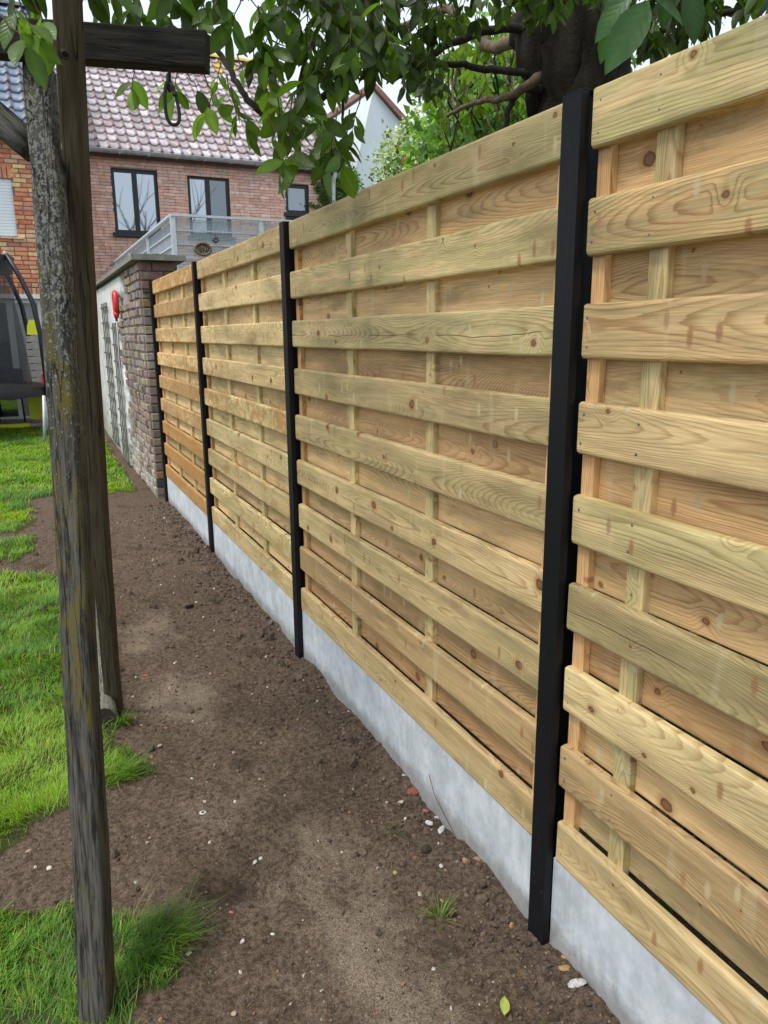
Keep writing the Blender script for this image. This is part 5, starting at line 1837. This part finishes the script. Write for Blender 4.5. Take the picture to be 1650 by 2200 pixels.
# dry straw and root fibres lying on the soil
n = 5200
x = NR.uniform(-1.5, .0, n); y = NR.uniform(-.3, 4.5, n) ** 1.0
hs = NR.uniform(.002, .010, n)
cst = np.stack([NR.uniform(1.6, 4.5, n), NR.uniform(.45, 1.15, n), NR.uniform(1.6, 5.5, n)], -1)
o = blades("straw", x, y, hs, NR.uniform(.0008, .0018, n), NR.uniform(.008, .035, n), cst)
o['kind'] = 'stuff'; tag(o, "dry straw and root fibres scattered over the soil", "straw")

def tuft(u, v, n, hgt, spread, label, dirbias=None, dark=.6):
    p = on_z(u, v, 0)
    a = NR.uniform(0, 6.28, n)
    r_ = spread * np.sqrt(NR.uniform(0, 1, n))
    x, y = p.x + r_ * np.cos(a), p.y + r_ * np.sin(a)
    h = hgt * NR.uniform(.45, 1.1, n)
    d = a if dirbias is None else NR.normal(dirbias, .7, n)
    c = gcols(x, y, n) * dark
    o = blades("grass_tuft", x, y, h, NR.uniform(.002, .0036, n), h * NR.uniform(.5, 1.7, n), c, None, None, d)
    tag(o, label, "grass tuft", "grass tufts at the lawn edge")
tuft(322, 2040, 420, .115, .085, "large drooping tuft of dark green grass at the bottom beside the lichened leg", -.5, .62)
tuft(262, 1560, 90, .085, .022, "small green grass tuft beside the foot of the brown leaning leg", -.8, .75)
tuft(945, 1965, 46, .05, .022, "tiny lone grass tuft on bare soil below the black post, nearest the fence", None, .8)
tuft(250, 1680, 240, .08, .06, "low grass tuft on the soil to the right of the lichened leg, mid height", -.3, .8)
tuft(845, 1785, 26, .03, .02, "tiny grass sprig among pebbles close to the concrete base", None, .7)

# ------------------------------------------------------------------ clods, pebbles, stones
def ico():
    t_ = (1 + 5 ** .5) / 2
    V = [Vector(v).normalized() for v in [(-1, t_, 0), (1, t_, 0), (-1, -t_, 0), (1, -t_, 0), (0, -1, t_), (0, 1, t_), (0, -1, -t_), (0, 1, -t_), (t_, 0, -1), (t_, 0, 1), (-t_, 0, -1), (-t_, 0, 1)]]
    F = [(0, 11, 5), (0, 5, 1), (0, 1, 7), (0, 7, 10), (0, 10, 11), (1, 5, 9), (5, 11, 4), (11, 10, 2), (10, 7, 6), (7, 1, 8), (3, 9, 4), (3, 4, 2), (3, 2, 6), (3, 6, 8), (3, 8, 9), (4, 9, 5), (2, 4, 11), (6, 2, 10), (8, 6, 7), (9, 8, 1)]
    return V, F
IV, IF = ico()
def rubble(name, n, smin, smax, pal, yr_, xr_, power=2.0, flat=.7, fencebias=0.0, label=None):
    y = yr_[0] + (yr_[1] - yr_[0]) * NR.uniform(0, 1, n) ** power
    if fencebias:
        x = np.where(NR.uniform(0, 1, n) < fencebias, -np.abs(NR.normal(0, .13, n)) - .01, NR.uniform(xr_[0], xr_[1], n))
    else:
        x = NR.uniform(xr_[0], xr_[1], n)
    k = ~lawn_mask(x, y) | (NR.uniform(0, 1, n) < .04)
    x, y = x[k], y[k]
    n = len(x)
    s_ = smin + (smax - smin) * NR.uniform(0, 1, n) ** 2.6
    s_ = s_ * (1 + np.maximum(y, 0) * .12)
    z = ground_z(x, y) + s_ * .25
    Ms = []
    for i in range(n):
        Ms.append(np.array(TRS((x[i], y[i], z[i]), (R.uniform(0, 6.3), R.uniform(0, 6.3), R.uniform(0, 6.3)), (s_[i] * R.uniform(.7, 1.3), s_[i] * R.uniform(.6, 1.1), s_[i] * R.uniform(.4, .9)))))
    P = np.array(pal)[NR.randint(0, len(pal), n)] * NR.uniform(.75, 1.25, (n, 1))
    vj = 1.0
    o = replicate(name, [tuple(v * (1 + R.uniform(-.22, .22))) for v in IV], IF, Ms, ATTR, None, P)
    o['kind'] = 'stuff'
    tag(o, label, name.split('_')[-1])
    return o
rubble("soil_clods", 9000, .0012, .0065, [(.10, .074, .056), (.13, .097, .073), (.075, .054, .041), (.18, .137, .10)], (-.3, 5.8), (-1.6, 0.0), 1.5, label="crumbly dark soil clods over the planting strip")
rubble("edge_clods", 2600, .002, .011, [(.085, .063, .048), (.12, .088, .066), (.14, .095, .070)], (-.3, 6.0), (-.3, 0.0), 1.3, fencebias=.8, label="coarser soil clods heaped along the concrete base")
rubble("soil_lumps", 170, .008, .024, [(.085, .062, .047), (.12, .088, .066), (.07, .052, .04)], (-.3, 5.0), (-1.5, 0.0), 1.3, fencebias=.5, label="larger dark lumps of soil along the strip")
rubble("pale_gravel", 800, .0018, .0075, [(.38, .32, .26), (.30, .24, .19), (.48, .45, .41), (.34, .20, .13), (.26, .13, .08)], (-.3, 5.5), (-1.6, 0.0), 1.4, label="small pale gravel scattered through the soil")

def rock(u, v, size, col, label, flat=.6, ringy=False, name="stone", cat="stone", elong=1.3, group="stones lying on the bare soil"):
    p = on_z(u, v, 0)
    p = on_z(u, v, gz(p.x, p.y) + size * .2)
    s = size * .86
    col = tuple(c_ * .88 for c_ in col)
    rg = random.Random(int(u * 7 + v))
    if ringy:
        b = MB().ring(TRS((0, 0, 0), (.15, .1, .4)), s, s * .32, 14, 7, .78)
        b.v = [v_ * rg.uniform(.93, 1.07) for v_ in b.v]
    else:
        V, F = ico()
        # one subdivision for a less regular outline
        mid = {}
        V2 = [Vector(v_) for v_ in V]
        F2 = []
        def mp(a, c):
            k = (min(a, c), max(a, c))
            if k not in mid:
                mid[k] = len(V2); V2.append(((V2[a] + V2[c]) / 2).normalized())
            return mid[k]
        for a, c, d in F:
            ab, bc, ca = mp(a, c), mp(c, d), mp(d, a)
            F2 += [(a, ab, ca), (c, bc, ab), (d, ca, bc), (ab, bc, ca)]
        V2 = [v_ * rg.uniform(.80, 1.15) for v_ in V2]
        rot = Euler((rg.uniform(-.4, .4), rg.uniform(-.4, .4), rg.uniform(0, 6))).to_matrix()
        b = MB().add([rot @ Vector((v_.x * s * elong, v_.y * s, v_.z * s * flat)) for v_ in V2], F2)
    o = b.obj(name, ATTR, None, False)
    o.location = p
    o.color = (*col, 1)
    tag(o, label, cat, group)
WHT = (.62, .59, .54)
rock(436, 1746, .0105, (.66, .63, .58), "white ring-shaped shell fragment lying on soil right of the lichened leg", ringy=True, name="shell", cat="shell", group=None)
rock(548, 1852, .0085, WHT, "larger of the two touching white pebbles in the middle of the soil")
rock(560, 1844, .0065, WHT, "smaller of the two touching white pebbles in the middle of the soil")
rock(354, 2090, .0135, (.45, .41, .35), "grey-white stone at the lower edge of the large grass tuft")
rock(405, 2048, .0085, (.45, .41, .36), "round pale stone at the right tip of the large grass tuft")
rock(313, 1451, .012, (.50, .10, .06), "red brick chip on soil right of the brown leg foot", name="brick_chip", cat="brick chip", group=None)
rock(886, 1702, .021, (.26, .085, .055), "dark red brick lump against the concrete base, largest in the rubble", name="brick_chip", cat="brick chip", group=None)
rock(915, 1742, .012, (.30, .12, .08), "small red brick bit just below the larger brick lump", name="brick_chip", cat="brick chip", group=None)
rock(860, 1724, .012, (.52, .47, .43), "pale pinkish pebble left of the red brick lump")
rock(922, 1768, .013, (.58, .55, .51), "white crumbled mortar piece under the red brick lump, left one", flat=.5)
rock(938, 1757, .009, (.62, .60, .56), "small bright mortar crumb beside the larger mortar piece")
rock(948, 1782, .011, (.55, .53, .50), "elongated mortar piece closest to the concrete base", elong=1.8)
rock(868, 1665, .009, WHT, "white pebble above the red brick lump")
rock(1000, 1850, .012, (.36, .22, .13), "tan brick fragment near the concrete base below the mortar pieces")
rock(1025, 1845, .011, (.38, .21, .12), "orange tan fragment touching the concrete base")
rock(948, 1860, .007, WHT, "small white pebble left of the tan fragments")
rock(848, 1875, .0075, (.50, .33, .12), "yellow-ochre pebble alone in the middle right of the soil")
rock(708, 1806, .0085, (.07, .06, .055), "dark grey pebble on the sandy patch")
rock(902, 1922, .0095, (.42, .37, .30), "beige stone on soil left of the black post foot")
rock(932, 2082, .0065, (.50, .46, .42), "small grey-pink pebble low in the middle of the soil")
rock(680, 2050, .0060, WHT, "white pebble low on the soil, left of centre")
rock(586, 2007, .0055, WHT, "tiny bright white pebble on the soil beyond the grass tuft")
rock(497, 1960, .008, (.48, .20, .15), "small pinkish red brick chip right of the grass tuft", name="brick_chip", cat="brick chip", group=None)
rock(521, 2022, .0065, (.50, .47, .43), "greyish pebble just right of the large grass tuft")
rock(503, 2177, .0085, (.42, .32, .24), "tan pebble at the bottom edge left of centre")
rock(105, 1865, .0085, (.58, .54, .50), "white pebble on soil between grass patches, left of the lichened leg")
rock(62, 1830, .010, (.45, .28, .22), "pinkish stone at the lawn edge left of the lichened leg")
rock(1240, 2112, .015, (.52, .47, .45), "large pale flake of stone at the lower right near the concrete", elong=2.0, flat=.35)
rock(1213, 2080, .011, (.40, .23, .11), "orange-brown stone left of the large pale flake", elong=1.7)
rock(1215, 2057, .010, (.38, .23, .13), "orange-brown stone above the large pale flake")
rock(1100, 1990, .010, (.34, .20, .10), "upright ochre stone below the black post, left of its foot", elong=.7, flat=1.2)
rock(1060, 1985, .013, (.13, .09, .065), "dark brown clod-like stone left of the ochre stone")
rock(1120, 1933, .013, (.30, .17, .10), "reddish stone wedged at the concrete beside the black post foot")
rock(343, 1602, .009, (.55, .50, .45), "pale stone among sparse grass right of the lichened leg, mid height")
rock(305, 1558, .010, (.42, .25, .17), "round tan stone beside the small tuft at the brown leg foot")
rock(375, 1425, .008, (.48, .42, .36), "flat pale stone on the soil beyond the red chip")
# yellow-green fallen leaf at the bottom edge
p = on_z(1083, 2185, 0); p.z = gz(p.x, p.y) + .012
V, F, vc = leaf_data(.55, .2, .25)
b = MB().add(V, F)
b.c = [c_[:3] for c_ in vc]
o = b.obj("fallen_leaf", leaf_mat("yellow_leaf", (.42, .46, .10), (.42, .46, .10), .5, .25), None, True)
o.matrix_world = TRS(p, (.3, -.5, .9), (.045, .045, .045))
tag(o, "single yellow-green fallen leaf at the bottom edge", "leaf")
# a bent dry stem leaning on the concrete
MB_ = MB().tube([on_z(975, 1790, .0), Vector((-.01, .62, .06)), Vector((-.012, .66, .12))], .0016, 5).obj("dry_stem", PALE_BR, None, True)
tag(MB_, "thin dry stem leaning against the concrete base", "stem")
print('objects', len(SC.objects))
